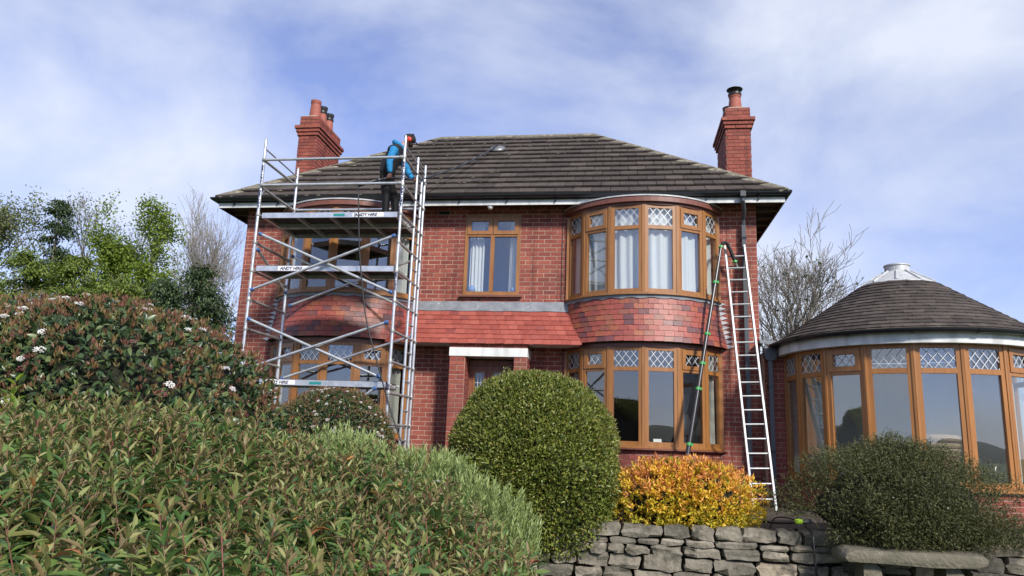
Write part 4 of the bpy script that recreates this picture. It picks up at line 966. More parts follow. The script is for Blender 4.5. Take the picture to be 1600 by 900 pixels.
# hose and valve on the dry-stone wall
gh = empty('hose_with_valve', (2.0, -4.1, .2), 'black hose with lime green valve lying over the stone wall', 'hose')
MB().tube(spline([(1.30, -2.9, .14), (1.55, -3.5, .17), (1.80, -3.9, .19), (1.93, -4.08, .215), (2.0, -4.16, .235)]), .011, 8).build('hose_line', M['black'], gh, smooth=True)
MB().tube(spline([(2.03, -4.22, .20), (2.05, -4.42, .14), (2.05, -4.47, 0.0), (2.06, -4.47, -.2), (2.1, -4.5, -.5), (2.3, -4.8, -.59)]), .013, 8).build('hose_line', M['black'], gh, smooth=True)
MB().tube(spline([(1.70, -4.0, .14), (1.74, -4.05, .25), (1.85, -4.1, .27), (1.98, -4.15, .245)]), .009, 8).build('hose_loop', M['black'], gh, smooth=True)
MB().tube([(1.95, -4.15, .26), (2.03, -4.2, .24), (2.1, -4.19, .25)], .028, 10).build('valve_body', M['pipe'], gh, smooth=True)
MB().lathe([(.001, -.03), (.04, -.022), (.048, 0), (.04, .022), (.001, .03)], (1.965, -4.215, .245), 14).build('valve_knob', M['lime'], gh, smooth=True)
# ================================================================== PERSON
M['p_vest'] = mat('black_bodywarmer', (.010, .010, .012), .8, bump=.5, bscale=25); M['p_blue'] = mat('blue_hoodie', (.015, .20, .42), .85, var=(.01, .14, .32), nscale=14, bump=1.0, bscale=16)
M['p_trouser'] = mat('dark_waterproof_trousers', (.013, .012, .012), .8, bump=.8, bscale=18, spec=.15); M['p_boot'] = mat('rubber_boot', (.008, .009, .01), .6, spec=.15); M['p_skin'] = mat('skin', (.42, .22, .15), .5); M['p_hat'] = mat('black_hat', (.016, .014, .013), .9, bump=.6, bscale=60)
M['p_red'] = mat('red_ear_defender', (.55, .05, .03), .3); M['p_glove'] = mat('worn_glove', (.10, .045, .035), .7); M['p_hair'] = mat('dark_beard', (.02, .014, .011), .9)
per = empty('person', (-3.8, -1.55, PZ+.04), 'person in blue hoodie, black bodywarmer and red ear defenders on the top platform', 'person')
def skin(name, verts, edges, radii, root, levels=2):
    me = bpy.data.meshes.new(name); me.from_pydata(verts, edges, []); o = bpy.data.objects.new(name, me); col.objects.link(o)
    sk = o.modifiers.new('skin', 'SKIN'); sk.use_smooth_shade = True; sd = o.modifiers.new('sub', 'SUBSURF'); sd.levels = levels; sd.render_levels = levels
    for i, r in enumerate(radii):
        v = me.skin_vertices[0].data[i]; v.radius = r if isinstance(r, tuple) else (r, r); v.use_root = (i == root)
    dg = bpy.context.evaluated_depsgraph_get(); dg.update(); m2 = bpy.data.meshes.new_from_object(o.evaluated_get(dg))
    bpy.data.objects.remove(o); 
    return np.array([v.co[:] for v in m2.vertices]), [tuple(p.vertices) for p in m2.polygons]
z = PZ+.045
J = dict(pel=(-3.93, -1.55, 5.33), waist=(-3.93, -1.55, 5.47), chest=(-3.82, -1.55, 5.68), upch=(-3.745, -1.55, 5.79), neck=(-3.655, -1.55, 5.865), head=(-3.585, -1.55, 5.935), crown=(-3.555, -1.55, 6.02),
  hl=(-3.92, -1.655, 5.26), kl=(-3.86, -1.69, 4.93), al=(-3.85, -1.70, z+.10), tl=(-3.70, -1.715, z+.045), hr=(-3.92, -1.445, 5.26), kr=(-3.80, -1.40, 4.95), ar=(-3.78, -1.38, z+.10), tr=(-3.63, -1.38, z+.045),
  sl=(-3.76, -1.745, 5.745), el=(-3.80, -1.84, 5.49), wl=(-3.775, -1.84, 5.265), sr=(-3.74, -1.36, 5.745), er=(-3.63, -1.30, 5.47), wr=(-3.50, -1.42, 5.31))
names = list(J); ix = {n_: i for i, n_ in enumerate(names)}
rad = dict(pel=.135, waist=.15, chest=.17, upch=.15, neck=.062, head=.085, crown=.07, hl=.10, kl=.078, al=.062, tl=.05, hr=.10, kr=.078, ar=.062, tr=.05, sl=.078, el=.062, wl=.042, sr=.078, er=.062, wr=.042)
ed = [('pel', 'waist'), ('waist', 'chest'), ('chest', 'upch'), ('upch', 'neck'), ('neck', 'head'), ('head', 'crown'), ('pel', 'hl'), ('hl', 'kl'), ('kl', 'al'), ('al', 'tl'), ('pel', 'hr'), ('hr', 'kr'), ('kr', 'ar'), ('ar', 'tr'), ('upch', 'sl'), ('sl', 'el'), ('el', 'wl'), ('upch', 'sr'), ('sr', 'er'), ('er', 'wr')]
Vb, Fb = skin('body', [J[n_] for n_ in names], [(ix[a], ix[b]) for a, b in ed], [rad[n_] for n_ in names], 0)
bm_ = {('pel', 'hl'): 1, ('pel', 'hr'): 1, ('hl', 'kl'): 1, ('hr', 'kr'): 1, ('kl', 'al'): 2, ('kr', 'ar'): 2, ('al', 'tl'): 2, ('ar', 'tr'): 2, ('sl', 'el'): 3, ('el', 'wl'): 3, ('sr', 'er'): 3, ('er', 'wr'): 3, ('neck', 'head'): 4, ('head', 'crown'): 4, ('upch', 'neck'): 3}
mi = []
for f in Fb:
    c3 = Vb[list(f)].mean(0); best = (9, 0)
    for a, b in ed:
        A, B_ = np.array(J[a]), np.array(J[b]); t = np.clip((c3-A)@(B_-A)/((B_-A)@(B_-A)), 0, 1); d = np.linalg.norm(c3-A-t*(B_-A))-.5*(rad[a]*(1-t)+rad[b]*t)
        if d < best[0]: best = (d, bm_.get((a, b), 0))
    m_ = best[1]
    if m_ == 0 and c3[2] < 5.40: m_ = 1
    mi.append(m_)
obj('body', Vb, Fb, [M['p_vest'], M['p_trouser'], M['p_boot'], M['p_blue'], M['p_skin']], per, smooth=True, midx=mi)
hd = np.array([-3.565, -1.55, 5.965]); fw_ = unit((.86, .12, -.42)); upv = unit((.36, .0, .9)); upv = unit(upv-fw_*(upv@fw_)); rt = np.cross(fw_, upv)
def hpt(a, b, c): return hd+fw_*a+rt*b+upv*c
mb = MB(); V = []; nn_ = 14
for i in range(7):
    t = PI/2*i/6
    for k in range(nn_): p_ = 2*PI*k/nn_; V.append(hpt(.112*math.cos(t)*math.cos(p_)-.008, .092*math.cos(t)*math.sin(p_), .012+.105*math.sin(t)+(.012*math.sin(k*2.1))*math.cos(t)))
mb.add(V, [(i*nn_+k, i*nn_+(k+1) % nn_, (i+1)*nn_+(k+1) % nn_, (i+1)*nn_+k) for i in range(6) for k in range(nn_)]); hat = mb.build('hat', M['p_hat'], per, smooth=True)
mb = MB(); mb.add([hpt(.09, -.06, .02), hpt(.09, .06, .02), hpt(.15, .05, .0), hpt(.15, -.05, .0), hpt(.09, -.06, .03), hpt(.09, .06, .03), hpt(.15, .05, .008), hpt(.15, -.05, .008)], BOXF).build('hat_peak', M['p_hat'], hat)
mb = MB(); V = []
for i in range(6):
    t = PI*i/5
    for k in range(10): p_ = 2*PI*k/10; V.append(hpt(.05+.048*math.sin(t)*math.cos(p_), .066*math.sin(t)*math.sin(p_), -.055-.05*math.cos(t)))
mb.add(V, [(i*10+k, i*10+(k+1) % 10, (i+1)*10+(k+1) % 10, (i+1)*10+k) for i in range(5) for k in range(10)]).build('beard', M['p_hair'], per, smooth=True)
MB().tube([hpt(.088, 0, .0), hpt(.108, 0, -.018), hpt(.112, 0, -.03), hpt(.09, 0, -.035)], [.008, .012, .013, .006], 8).build('nose', M['p_skin'], per, smooth=True)
for s in (-1, 1): MB().lathe([(.001, -.009), (.009, 0), (.001, .009)], tuple(hpt(.086, s*.03, .0)), 8).build('eye', M['ink'], per, smooth=True)
for s in (-1, 1):
    a = hpt(.01, s*.078, -.005); b = hpt(.01, s*.118, -.008); o = MB().tube([a, a*.75+b*.25, a*.25+b*.75, b], [.035, .047, .045, .028], 14).build('ear_defender', M['p_red'], per, smooth=True)
MB().tube([hpt(.01, .112*math.cos(t), .0+.128*math.sin(t)) for t in np.linspace(0, PI, 12)], .009, 8).build('headband', M['cowl'], per)
hood = []
for k in range(13): t = 2*PI*k/12; hood.append(np.array([-3.70, -1.55, 5.85])+np.array([.6, 0, -.5])*.10*math.cos(t)+np.array([-.035*(1-math.cos(t)), .095*math.sin(t), .018*(1-math.cos(t))]))
MB().tube(hood, .042, 10, cap=False).build('hood', M['p_blue'], per, smooth=True)
def glove(w, palm, along, curl, up):
    """palm plus four curled fingers and a thumb gripping the lance"""
    w, palm, along, curl, up = [np.array(v, float) for v in (w, palm, along, curl, up)]
    vs = [w, palm]; es = [(0, 1)]; rd = [.036, .04]
    for k in range(4):
        b = palm+along*(k-1.5)*.021+curl*.012; l = (.03, .036, .034, .027)[k]; i0 = len(vs)
        vs += [b-up*.02, b-up*(.02+l*.7)+curl*.012, b-up*(.024+l)+curl*(-.018)]; es += [(1, i0), (i0, i0+1), (i0+1, i0+2)]; rd += [.0105, .0098, .008]
    i0 = len(vs); b = palm+along*.04; vs += [b-up*.005, b-up*.035-curl*.028]; es += [(1, i0), (i0, i0+1)]; rd += [.012, .0095]
    V_, F_ = skin('glove', [tuple(v) for v in vs], es, rd, 0, 1); obj('glove', V_, F_, M['p_glove'], per, smooth=True)
glove(J['wl'], (-3.78, -1.855, 5.225), (.8, .5, .3), (.3, -.9, 0), (0, 0, 1)); glove(J['wr'], (-3.455, -1.44, 5.315), (.4, .8, .35), (.8, -.4, 0), (0, 0, 1))
# ================================================================== DRY-STONE WALL AND BENCH
def stone_vf(w, d, h, rough=.018):
    """rounded irregular block: each face split, corners pulled in and jittered"""
    g = [-.5, -.17, .17, .5]; idx = {}; V = []; F = []
    skew = random.uniform(-.06, .06), random.uniform(-.05, .05), random.uniform(-.16, .16)
    def vid(i, j, k):
        key = (i, j, k)
        if key not in idx:
            p = np.array([g[i], g[j], g[k]]); e = sum(abs(c) > .4 for c in p)
            q = p*np.array([w, d, h])*(1.0 if e < 2 else (.955 if e == 2 else .87))
            q[2] += skew[2]*h*p[0]*.8; q[0] += skew[0]*w*p[2]
            q += np.random.default_rng(abs(hash((i, j, k, round(w*1e5), round(h*1e5)))) % (2**31)).uniform(-1, 1, 3)*rough*np.array([.8, 1.0, .7]); idx[key] = len(V); V.append(q)
        return idx[key]
    for a in range(3):
        for b in range(3):
            F += [(vid(a, 0, b), vid(a+1, 0, b), vid(a+1, 0, b+1), vid(a, 0, b+1)), (vid(a, 3, b+1), vid(a+1, 3, b+1), vid(a+1, 3, b), vid(a, 3, b)),
                  (vid(a, b, 3), vid(a+1, b, 3), vid(a+1, b+1, 3), vid(a, b+1, 3)), (vid(a, b+1, 0), vid(a+1, b+1, 0), vid(a+1, b, 0), vid(a, b, 0)),
                  (vid(0, a, b), vid(0, a, b+1), vid(0, a+1, b+1), vid(0, a+1, b)), (vid(3, a+1, b), vid(3, a+1, b+1), vid(3, a, b+1), vid(3, a, b))]
    return np.array(V), F
def stone_wall(label, x0, x1, yf, z0, z1, heights, wmin=.14, wmax=.42, top=None, round_end=False):
    t = empty('stone_wall', ((x0+x1)/2, yf+.2, z0), label, 'wall')
    V = []; xs = np.linspace(x0+.06, x1-.08, 16)
    MB().box((x0+.07, yf+.15, z0), (x1-.09, yf+.5, z1-.10)).build('rubble_core', M['deck'], t)
    z = z0
    def put(xa, xb, za, zb, dy=0):
        w, h = xb-xa-.015, zb-za-.010; V, F = stone_vf(w, .30, h, min(.026, h*.17))
        V = V+[(xa+xb)/2, yf+.15+dy+random.uniform(-.02, .03), (za+zb)/2]
        o = obj('stone', V, F, M['stone'], t); smooth_by_angle(o, 28)
    for ri, h in enumerate(heights):
        last = ri == len(heights)-1; x = x0+random.uniform(-.12, 0)
        while x < x1-.05:
            w = random.uniform(wmin, wmax)*(1.35 if last else 1.0)*(1.0 if h > .11 else 1.15); xe = min(x+w, x1)
            if x1-xe < .12: xe = x1
            hj = random.uniform(-.012, .018)
            if not last and h > .15 and random.random() < .35:
                s = random.uniform(.42, .58); put(x, xe, z, z+h*s); put(x, xe, z+h*s, z+h+hj)
            else: put(x, xe, z+random.uniform(-.01, .008), z+h+(hj if not last else random.uniform(-.02, .035)))
            x = xe
        z += h
    return t
random.seed(21)
stone_wall('dry-stone retaining wall under the orange shrub and clipped bush', -1.7, 2.44, -4.22, -.62, .14, [.14, .13, .15, .11, .08, .13], .16, .46)
stone_wall('shaded stone wall in the recess behind the stone bench', 2.46, 3.72, -3.93, -.62, .10, [.17, .15, .16, .12, .12], .18, .45)
stone_wall('stone wall to the right of the stone bench', 3.73, 6.2, -4.30, -.62, .16, [.20, .24, .18, .16], .25, .6)
bn = empty('stone_bench', (2.9, -4.65, -.62), 'stone slab bench on two stone blocks in front of the wall', 'bench')
V, F = stone_vf(1.36, .52, .135, .008); o = obj('seat_slab', V+[2.90, -4.66, .0], F, M['slab'], bn); smooth_by_angle(o, 40)
for x in (2.53, 3.30): V, F = stone_vf(.19, .36, .56, .012); o = obj('leg', V+[x, -4.64, -.345], F, M['slab'], bn); smooth_by_angle(o, 40)

# ================================================================== PLANTS
def nrm(A): return A/np.maximum(1e-9, np.linalg.norm(A, axis=1, keepdims=True))
def lumps(U, seed, amp=.06, f=3.0):
    r = np.random.default_rng(seed); s = np.zeros(len(U))
    for k in range(7): s += np.sin(U@r.normal(0, f*(1+k*.45), 3)+r.uniform(0, 6.28))/(1+k*.35)
    return 1+amp*s/2.2
LEAFT = [(0, 2, 1), (0, 3, 2), (1, 2, 5), (1, 5, 4), (2, 3, 6), (2, 6, 5), (4, 5, 7), (5, 6, 7)]
def leaf_geo(P, D, N, Ln, Wd, fold=.18, bend=.12, simple=False):
    D = nrm(D); S = nrm(np.cross(D, N)); N = np.cross(S, D); n = len(P); Ln = Ln[:, None]; Wd = Wd[:, None]
    l = P+D*Ln*.45+S*Wd*.5+N*fold*Wd; r = P+D*Ln*.45-S*Wd*.5+N*fold*Wd; t = P+D*Ln-N*bend*Ln
    if simple:
        V = np.stack([P, l, t, r], 1).reshape(-1, 3); b = np.arange(n)[:, None]*4; F = np.concatenate([b+[0, 2, 1], b+[0, 3, 2]], 1).reshape(-1, 3); return V, F, 2
    U_ = [P]
    for s_, w_ in ((.27, .46), (.62, .40)):
        c = P+D*Ln*s_-N*bend*Ln*s_*s_; U_ += [c+S*Wd*w_+N*fold*Wd, c, c-S*Wd*w_+N*fold*Wd]
    V = np.stack(U_+[t], 1).reshape(-1, 3); b = np.arange(n)[:, None]*8
    F = np.concatenate([b+list(q) for q in LEAFT], 1).reshape(-1, 3); return V, F, 8
def leaf_obj(name, parent, m, P, D, N, Ln, Wd, rv=None, simple=True, fold=.18, bend=.12, kind='stuff'):
    V, F, k = leaf_geo(P, D, N, Ln, Wd, fold, bend, simple); rv = rng.random(len(P)) if rv is None else rv
    o = obj(name, V, F, m, parent, rnd=np.repeat(rv, k)); o['kind'] = kind; return o
LEAF1 = None
def leaf_singles(parent, m, P, D, N, Ln, Wd, sel, fold=.18, bend=.12):
    D = nrm(D); S = nrm(np.cross(D, N)); N = np.cross(S, D)
    V = [(0, 0, 0)]
    for s_, w_ in ((.27, .46), (.62, .40)): V += [(s_, w_, fold-bend*3.2*s_*s_), (s_, 0, -bend*3.2*s_*s_), (s_, -w_, fold-bend*3.2*s_*s_)]
    me = np_mesh('leaf', V+[(1, 0, -bend*3.2)], LEAFT, m)
    for i in sel:
        o = bpy.data.objects.new('leaf', me); col.objects.link(o)
        o.matrix_basis = Matrix([[float(D[i][k]*Ln[i]), float(S[i][k]*Wd[i]), float(N[i][k]*(Wd[i] if True else Ln[i])), float(P[i][k])] for k in range(3)]+[[0, 0, 0, 1]]); setp(o, parent)
def screen(P):
    v = P-CAMP; d = v@CF; return 800+1150*(v@CR)/d, 450-1150*(v@CU)/d, d
def largest(P, Ln, n, vis=None):
    x, y, d = screen(P); ok = (x > 0) & (x < 1600) & (y > 0) & (y < 900) & (d > .2)
    if vis is not None: ok &= vis
    s = np.where(ok, Ln/np.maximum(d, .2), 0); o = np.argsort(-s)[:n]; return o[s[o] > 0]
def sphere_dirs(n, zmin=-1.0):
    U = nrm(rng.normal(size=(int(n*2.2)+10, 3))); U = U[U[:, 2] > zmin][:n]; return U
def superell(U, R, ex=2.0):
    R = np.asarray(R, float); f = lambda e: (np.abs(U/R)**e).sum(1)**(-1/e)
    k = f(ex) if not isinstance(ex, tuple) else np.where(U[:, 2] > 0, f(ex[0]), f(ex[1])); return U*k[:, None]
def core_obj(parent, c, R, ex, seed, amp, scale, m, zmin=-1):
    nu, nv = 28, 18; U = np.array([[math.sin(t)*math.cos(p), math.sin(t)*math.sin(p), math.cos(t)] for t in np.linspace(.01, PI-.01, nv) for p in np.linspace(0, 2*PI, nu, endpoint=False)])
    V = superell(U, R, ex)*lumps(U, seed, amp)[:, None]*scale+np.asarray(c); V[:, 2] = np.maximum(V[:, 2], zmin)
    F = [(j*nu+i, (j+1)*nu+i, (j+1)*nu+(i+1) % nu, j*nu+(i+1) % nu) for j in range(nv-1) for i in range(nu)]
    return obj('inner_twigs', V, F, m, parent, smooth=True)
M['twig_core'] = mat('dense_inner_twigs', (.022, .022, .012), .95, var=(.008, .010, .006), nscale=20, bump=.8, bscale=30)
def leafmat(name, cols, rough=.45, transl=.28, spec=.45): return mat(name, cols[0], rough, rnd=[(i/(len(cols)-1), c) for i, c in enumerate(cols)], transl=transl, spec=spec)
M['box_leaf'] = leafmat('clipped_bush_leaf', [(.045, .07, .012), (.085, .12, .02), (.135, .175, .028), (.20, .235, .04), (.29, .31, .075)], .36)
M['box_tip'] = leafmat('clipped_bush_tip', [(.15, .19, .045), (.20, .22, .06), (.21, .16, .06)], .42)
M['vib_leaf'] = leafmat('viburnum_leaf', [(.022, .044, .02), (.042, .078, .03), (.07, .11, .04), (.12, .155, .05)], .34, .2)
M['vib_young'] = leafmat('viburnum_young_leaf', [(.17, .16, .05), (.23, .15, .06), (.23, .115, .065), (.18, .08, .06), (.14, .14, .05)], .42)
M['vib_bud'] = leafmat('viburnum_bud', [(.14, .03, .035), (.20, .05, .05), (.26, .10, .09)], .6)
M['petal'] = leafmat('white_petal', [(.75, .73, .68), (.82, .81, .78), (.72, .62, .60)], .6, .25)
M['hyp_leaf'] = leafmat('foreground_leaf', [(.055, .12, .036), (.085, .165, .042), (.13, .21, .05), (.175, .215, .055), (.19, .16, .06)], .46, .3)
M['hyp_young'] = leafmat('foreground_young_leaf', [(.18, .12, .06), (.22, .17, .075), (.22, .25, .075), (.32, .30, .13)], .46, .3)
M['hyp_dead'] = leafmat('withered_leaf', [(.42, .16, .05), (.5, .34, .10), (.35, .09, .06)], .6)
M['hyp_stem'] = mat('red_stem', (.2, .05, .05), .55, var=(.10, .10, .04), nscale=2.2)
M['hebe_leaf'] = leafmat('pale_willow_leaf', [(.13, .19, .05), (.21, .28, .085), (.30, .37, .135), (.40, .47, .21)], .45, .32)
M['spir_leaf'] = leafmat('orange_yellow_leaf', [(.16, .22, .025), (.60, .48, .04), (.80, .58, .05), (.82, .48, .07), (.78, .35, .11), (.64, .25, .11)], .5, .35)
M['dark_leaf'] = leafmat('fine_dark_leaf', [(.034, .042, .014), (.058, .068, .021), (.088, .098, .032), (.125, .125, .045)], .55, .22)
M['sprig_leaf'] = leafmat('lime_leaf', [(.20, .30, .03), (.30, .42, .05), (.36, .48, .07)], .45, .35)
M['bark'] = mat('grey_bark', (.15, .13, .105), .9, var=(.085, .075, .06), nscale=5, bump=.5); M['bark_pale'] = mat('pale_bark', (.26, .235, .20), .9, var=(.16, .145, .12), nscale=4)
def shell_leaves(c, R, ex, seed, amp, n, zmin, depth=(.86, 1.0), face=True):
    """leaf roots spread over and just inside the crown's surface, on the side that can be seen from the garden"""
    U = sphere_dirs(n, -1.0); P = superell(U, R, ex); P *= lumps(U, seed, amp)[:, None]; Nn = nrm(P/np.asarray(R, float)**2)
    P = P*rng.uniform(depth[0], depth[1], len(P))[:, None]**1.0+np.asarray(c); ok = P[:, 2] > zmin
    if face: ok &= ((P-np.asarray(c))@np.array([0, 1., 0]) < R[1]*.55)
    return P[ok], Nn[ok]
def stems(parent, c, R, z0, n, m, r=.018, name='stem'):
    for k in range(n):
        a = rng.uniform(0, 2*PI); q = np.array([c[0]+math.cos(a)*R[0]*.45, c[1]+math.sin(a)*R[1]*.45, c[2]]); b = np.array([c[0]+math.cos(a)*.08*n**.5, c[1]+math.sin(a)*.08, z0])
        MB().tube([b, b*.5+q*.5+rng.normal(0, .03, 3), q], [r, r*.8, r*.5], 6).build(name, m, parent)
# ---- clipped round bush
c, R = (-1.06, -3.42, .79), (1.04, 1.0, 1.10); BE = (2.05, 5.0); t = empty('clipped_bush', (-1.06, -3.42, 0), 'dense round clipped green bush in front of the porch', 'bush')
core_obj(t, c, R, BE, 3, .04, .89, M['twig_core'], -.35)
def tone(P, f, seed):
    r = np.random.default_rng(seed); return sum(np.sin(P@r.normal(0, f*(1+.6*k), 3)+r.uniform(0, 6)) for k in range(5))/5
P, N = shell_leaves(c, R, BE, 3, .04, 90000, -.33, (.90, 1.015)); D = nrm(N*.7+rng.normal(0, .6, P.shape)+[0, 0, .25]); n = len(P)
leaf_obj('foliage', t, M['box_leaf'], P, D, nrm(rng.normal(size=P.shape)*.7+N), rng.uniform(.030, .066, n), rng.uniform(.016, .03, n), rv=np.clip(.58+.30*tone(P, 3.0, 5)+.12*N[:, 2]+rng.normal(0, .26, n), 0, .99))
P, N = shell_leaves(c, R, BE, 3, .04, 9000, .2, (1.0, 1.035)); D = nrm(N*1.1+rng.normal(0, .3, P.shape)+[0, 0, .6]); n = len(P); leaf_obj('new_growth', t, M['box_tip'], P, D, nrm(rng.normal(size=P.shape)+N), rng.uniform(.03, .05, n), rng.uniform(.012, .018, n))
P, N = shell_leaves(c, R, BE, 3, .04, 2600, -.2, (.98, 1.02)); n = len(P); leaf_obj('browned_leaves', t, M['hyp_dead'], P, nrm(N+rng.normal(0, .5, P.shape)), nrm(rng.normal(size=P.shape)+N), rng.uniform(.02, .035, n), rng.uniform(.008, .014, n), rv=rng.random(n)*.3)
P, N = shell_leaves(c, R, BE, 3, .04, 90, .3, (1.0, 1.02)); ax = nrm(N*.8+[0, 0, .8]+rng.normal(0, .2, P.shape)); q = np.repeat(np.arange(len(P)), 9); s9 = np.tile(np.linspace(.1, 1, 9), len(P)); n = len(q)
leaf_obj('stray_shoots', t, M['box_tip'], P[q]+ax[q]*(s9*.11)[:, None], nrm(ax[q]+rng.normal(0, .6, (n, 3))), nrm(rng.normal(size=(n, 3))), rng.uniform(.025, .04, n), rng.uniform(.01, .016, n))
stems(t, c, R, 0, 4, M['bark'])
# ---- viburnums
def flower_mesh(m, nf, r, ps):
    V = []; F = []
    for k in range(nf):
        a = rng.uniform(0, 6.28); q = r*math.sqrt(rng.random()); p = np.array([q*math.cos(a), q*math.sin(a), .25*r*(1-(q/r)**2)+rng.uniform(-.004, .006)]); b = len(V)
        for i in range(5): t_ = 2*PI*i/5+a; V.append(p+[ps*math.cos(t_), ps*math.sin(t_), .002+rng.uniform(-.002, .002)])
        F.append(tuple(range(b, b+5)))
    return np_mesh('flower_cluster', V, F, m)
def viburnum(c, R, ex, seed, n, leaf, label, zfloor, nfl, singles, young_n, flr, amp=.06, name='flowering_bush', nbud=0):
    t = empty(name, (c[0], c[1], zfloor), label, 'bush')
    core_obj(t, c, R, ex, seed, amp, .88, M['twig_core'], zfloor)
    P, N = shell_leaves(c, R, ex, seed, amp, n, zfloor+.05, (.88, 1.0)); D = nrm(N*.55+rng.normal(0, .5, P.shape)+[0, 0, -.12]); Nn = nrm(N+rng.normal(0, .5, P.shape)+[0, 0, .5]); k = len(P)
    Ln = rng.uniform(.7, 1.15, k)*leaf; Wd = Ln*rng.uniform(.42, .55, k); sel = np.array([], int)
    if singles:
        dpt = (np.linalg.norm((P-np.asarray(c))/np.asarray(R), axis=1) > .93) & (N[:, 1] < -.1)
        sel = largest(P, Ln, singles, dpt); leaf_singles(t, M['vib_leaf'], P, D, Nn, Ln, Wd, sel)
    keep = np.ones(k, bool); keep[sel] = False
    leaf_obj('foliage', t, M['vib_leaf'], P[keep], D[keep], Nn[keep], Ln[keep], Wd[keep], simple=False)
    P, N = shell_leaves(c, R, ex, seed, amp, young_n, zfloor+.3, (.97, 1.02)); ok = rng.random(len(P)) < np.clip(.12+1.25*N[:, 2]+.3*N[:, 0], .08, 1); P, N = P[ok], N[ok]
    reps = 6; Pt = np.repeat(P, reps, 0); Nt = np.repeat(N, reps, 0); D = nrm(Nt*.5+[0, 0, .75]+rng.normal(0, .30, Pt.shape)); k = len(Pt)
    leaf_obj('young_shoots', t, M['vib_young'], Pt+rng.normal(0, .008, Pt.shape)+Nt*.01, D, nrm(rng.normal(size=Pt.shape)), rng.uniform(.55, .95, k)*leaf*.8, rng.uniform(.15, .24, k)*leaf, rv=np.repeat(rng.random(len(P)), reps)+rng.normal(0, .06, k))
    fm = [flower_mesh(M['petal'], 60, flr, flr*.13) for _ in range(3)]; bm2 = [flower_mesh(M['vib_bud'], 60, flr*.9, flr*.10) for _ in range(2)]
    for nm, ms, cnt in (('flower_cluster', fm, nfl), ('bud_cluster', bm2, nbud)):
        P, N = shell_leaves(c, R, ex, seed, amp, cnt*5, zfloor+.3, (1.01, 1.03)); vis = (N[:, 1] < -.1) & (P[:, 2] > .75); P, N = P[vis][:cnt], N[vis][:cnt]
        for i in range(len(P)):
            o = bpy.data.objects.new(nm, ms[i % len(ms)]); col.objects.link(o); q = Vector(nrm((N[i]+[0, -.1, .35])[None])[0]).to_track_quat('Z', 'Y'); s = random.uniform(.65, 1.25)
            o.matrix_basis = Matrix.Translation(Vector(P[i]+N[i]*.012))@q.to_matrix().to_4x4()@Matrix.Diagonal((s, s*random.uniform(.7, 1), s, 1)); setp(o, t)
    stems(t, c, R, zfloor, 4, M['bark'])
viburnum((-4.72, -7.2, .55), (1.96, 1.35, 1.44), 2.5, 5, 46000, .072, 'large dark-leaved bush with white flower heads at left of the scaffold', -.62, 70, 300, 8000, .036, nbud=50)
viburnum((-3.74, -3.5, .76), (.83, .8, .82), 2.2, 8, 26000, .045, 'round reddish-green bush with small white flowers at the scaffold foot', 0, 60, 0, 4200, .022, amp=.04, nbud=60)
# ---- orange-yellow shrub
c, R = (.775, -3.66, .34), (.83, .52, .47); t = empty('orange_shrub', (.78, -3.62, .05), 'low shrub with bright orange and yellow leaves on the stone wall', 'shrub')
core_obj(t, c, R, 2.4, 12, .08, .74, M['twig_core'], .05)
P, N = shell_leaves(c, R, 2.4, 12, .08, 3600, .10, (.78, 1.06)); reps = 7; idx = np.repeat(np.arange(len(P)), reps); Pt, Nt = P[idx], N[idx]
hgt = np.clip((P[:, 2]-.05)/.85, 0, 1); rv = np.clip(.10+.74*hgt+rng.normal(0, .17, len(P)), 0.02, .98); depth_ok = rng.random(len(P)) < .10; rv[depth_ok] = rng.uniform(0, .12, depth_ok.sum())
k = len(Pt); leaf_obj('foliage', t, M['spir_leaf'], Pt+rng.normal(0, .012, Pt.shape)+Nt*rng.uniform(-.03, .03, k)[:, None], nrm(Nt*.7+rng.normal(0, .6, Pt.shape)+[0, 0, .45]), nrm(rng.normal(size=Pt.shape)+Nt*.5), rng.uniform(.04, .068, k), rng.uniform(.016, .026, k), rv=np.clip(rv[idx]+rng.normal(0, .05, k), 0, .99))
stems(t, c, R, .05, 5, M['bark'], .01)
# ---- dark fine-leaved bush at the bench
c, R = (2.96, -4.18, .42), (1.24, .62, .60); t = empty('dark_bush', (2.95, -4.2, .1), 'wide dark green fine-leaved bush spreading over the stone bench', 'bush')
core_obj(t, (c[0]+.05, c[1]+.05, c[2]), R, (2.1, 1.8), 17, .13, .70, M['twig_core'], .1)
P, N = shell_leaves(c, R, (2.1, 1.8), 17, .13, 19000, .06, (.74, 1.04)); extra = rng.uniform([2.6, -4.8, .08], [4.35, -4.2, .42], (2600, 3)); extra = extra[extra[:, 2] < .5-.28*(extra[:, 0]-3.4)]; P = np.vstack([P, extra]); N = np.vstack([N, nrm(np.tile([.4, -.7, .5], (len(extra), 1)))])
ok = ~((P[:, 0] < 2.25) & (P[:, 2] < .30)); P, N = P[ok], N[ok]
reps = 8; idx = np.repeat(np.arange(len(P)), reps); ax = nrm(N*.8+rng.normal(0, .45, N.shape)+[0, 0, .35]); s = rng.uniform(0, .17, len(idx)); Pt = P[idx]+ax[idx]*s[:, None]; k = len(Pt)
leaf_obj('foliage', t, M['dark_leaf'], Pt, nrm(ax[idx]*.6+rng.normal(0, .6, Pt.shape)), nrm(rng.normal(size=Pt.shape)+N[idx]*.3), rng.uniform(.016, .032, k), rng.uniform(.007, .012, k), rv=np.clip(.45+.4*np.repeat(tone(P, 7.0, 9), reps)+np.repeat(rng.normal(0, .16, len(P)), reps)+rng.normal(0, .12, k), 0, .99))
sp = MB()
for i in range(70):
    q = rng.integers(len(P)); sp.tube([P[q]-ax[q]*.12, P[q]+ax[q]*.12], .0025, 4)
sp.build('twigs', M['bark'], t)['kind'] = 'stuff'; stems(t, c, R, .05, 5, M['bark'], .02)
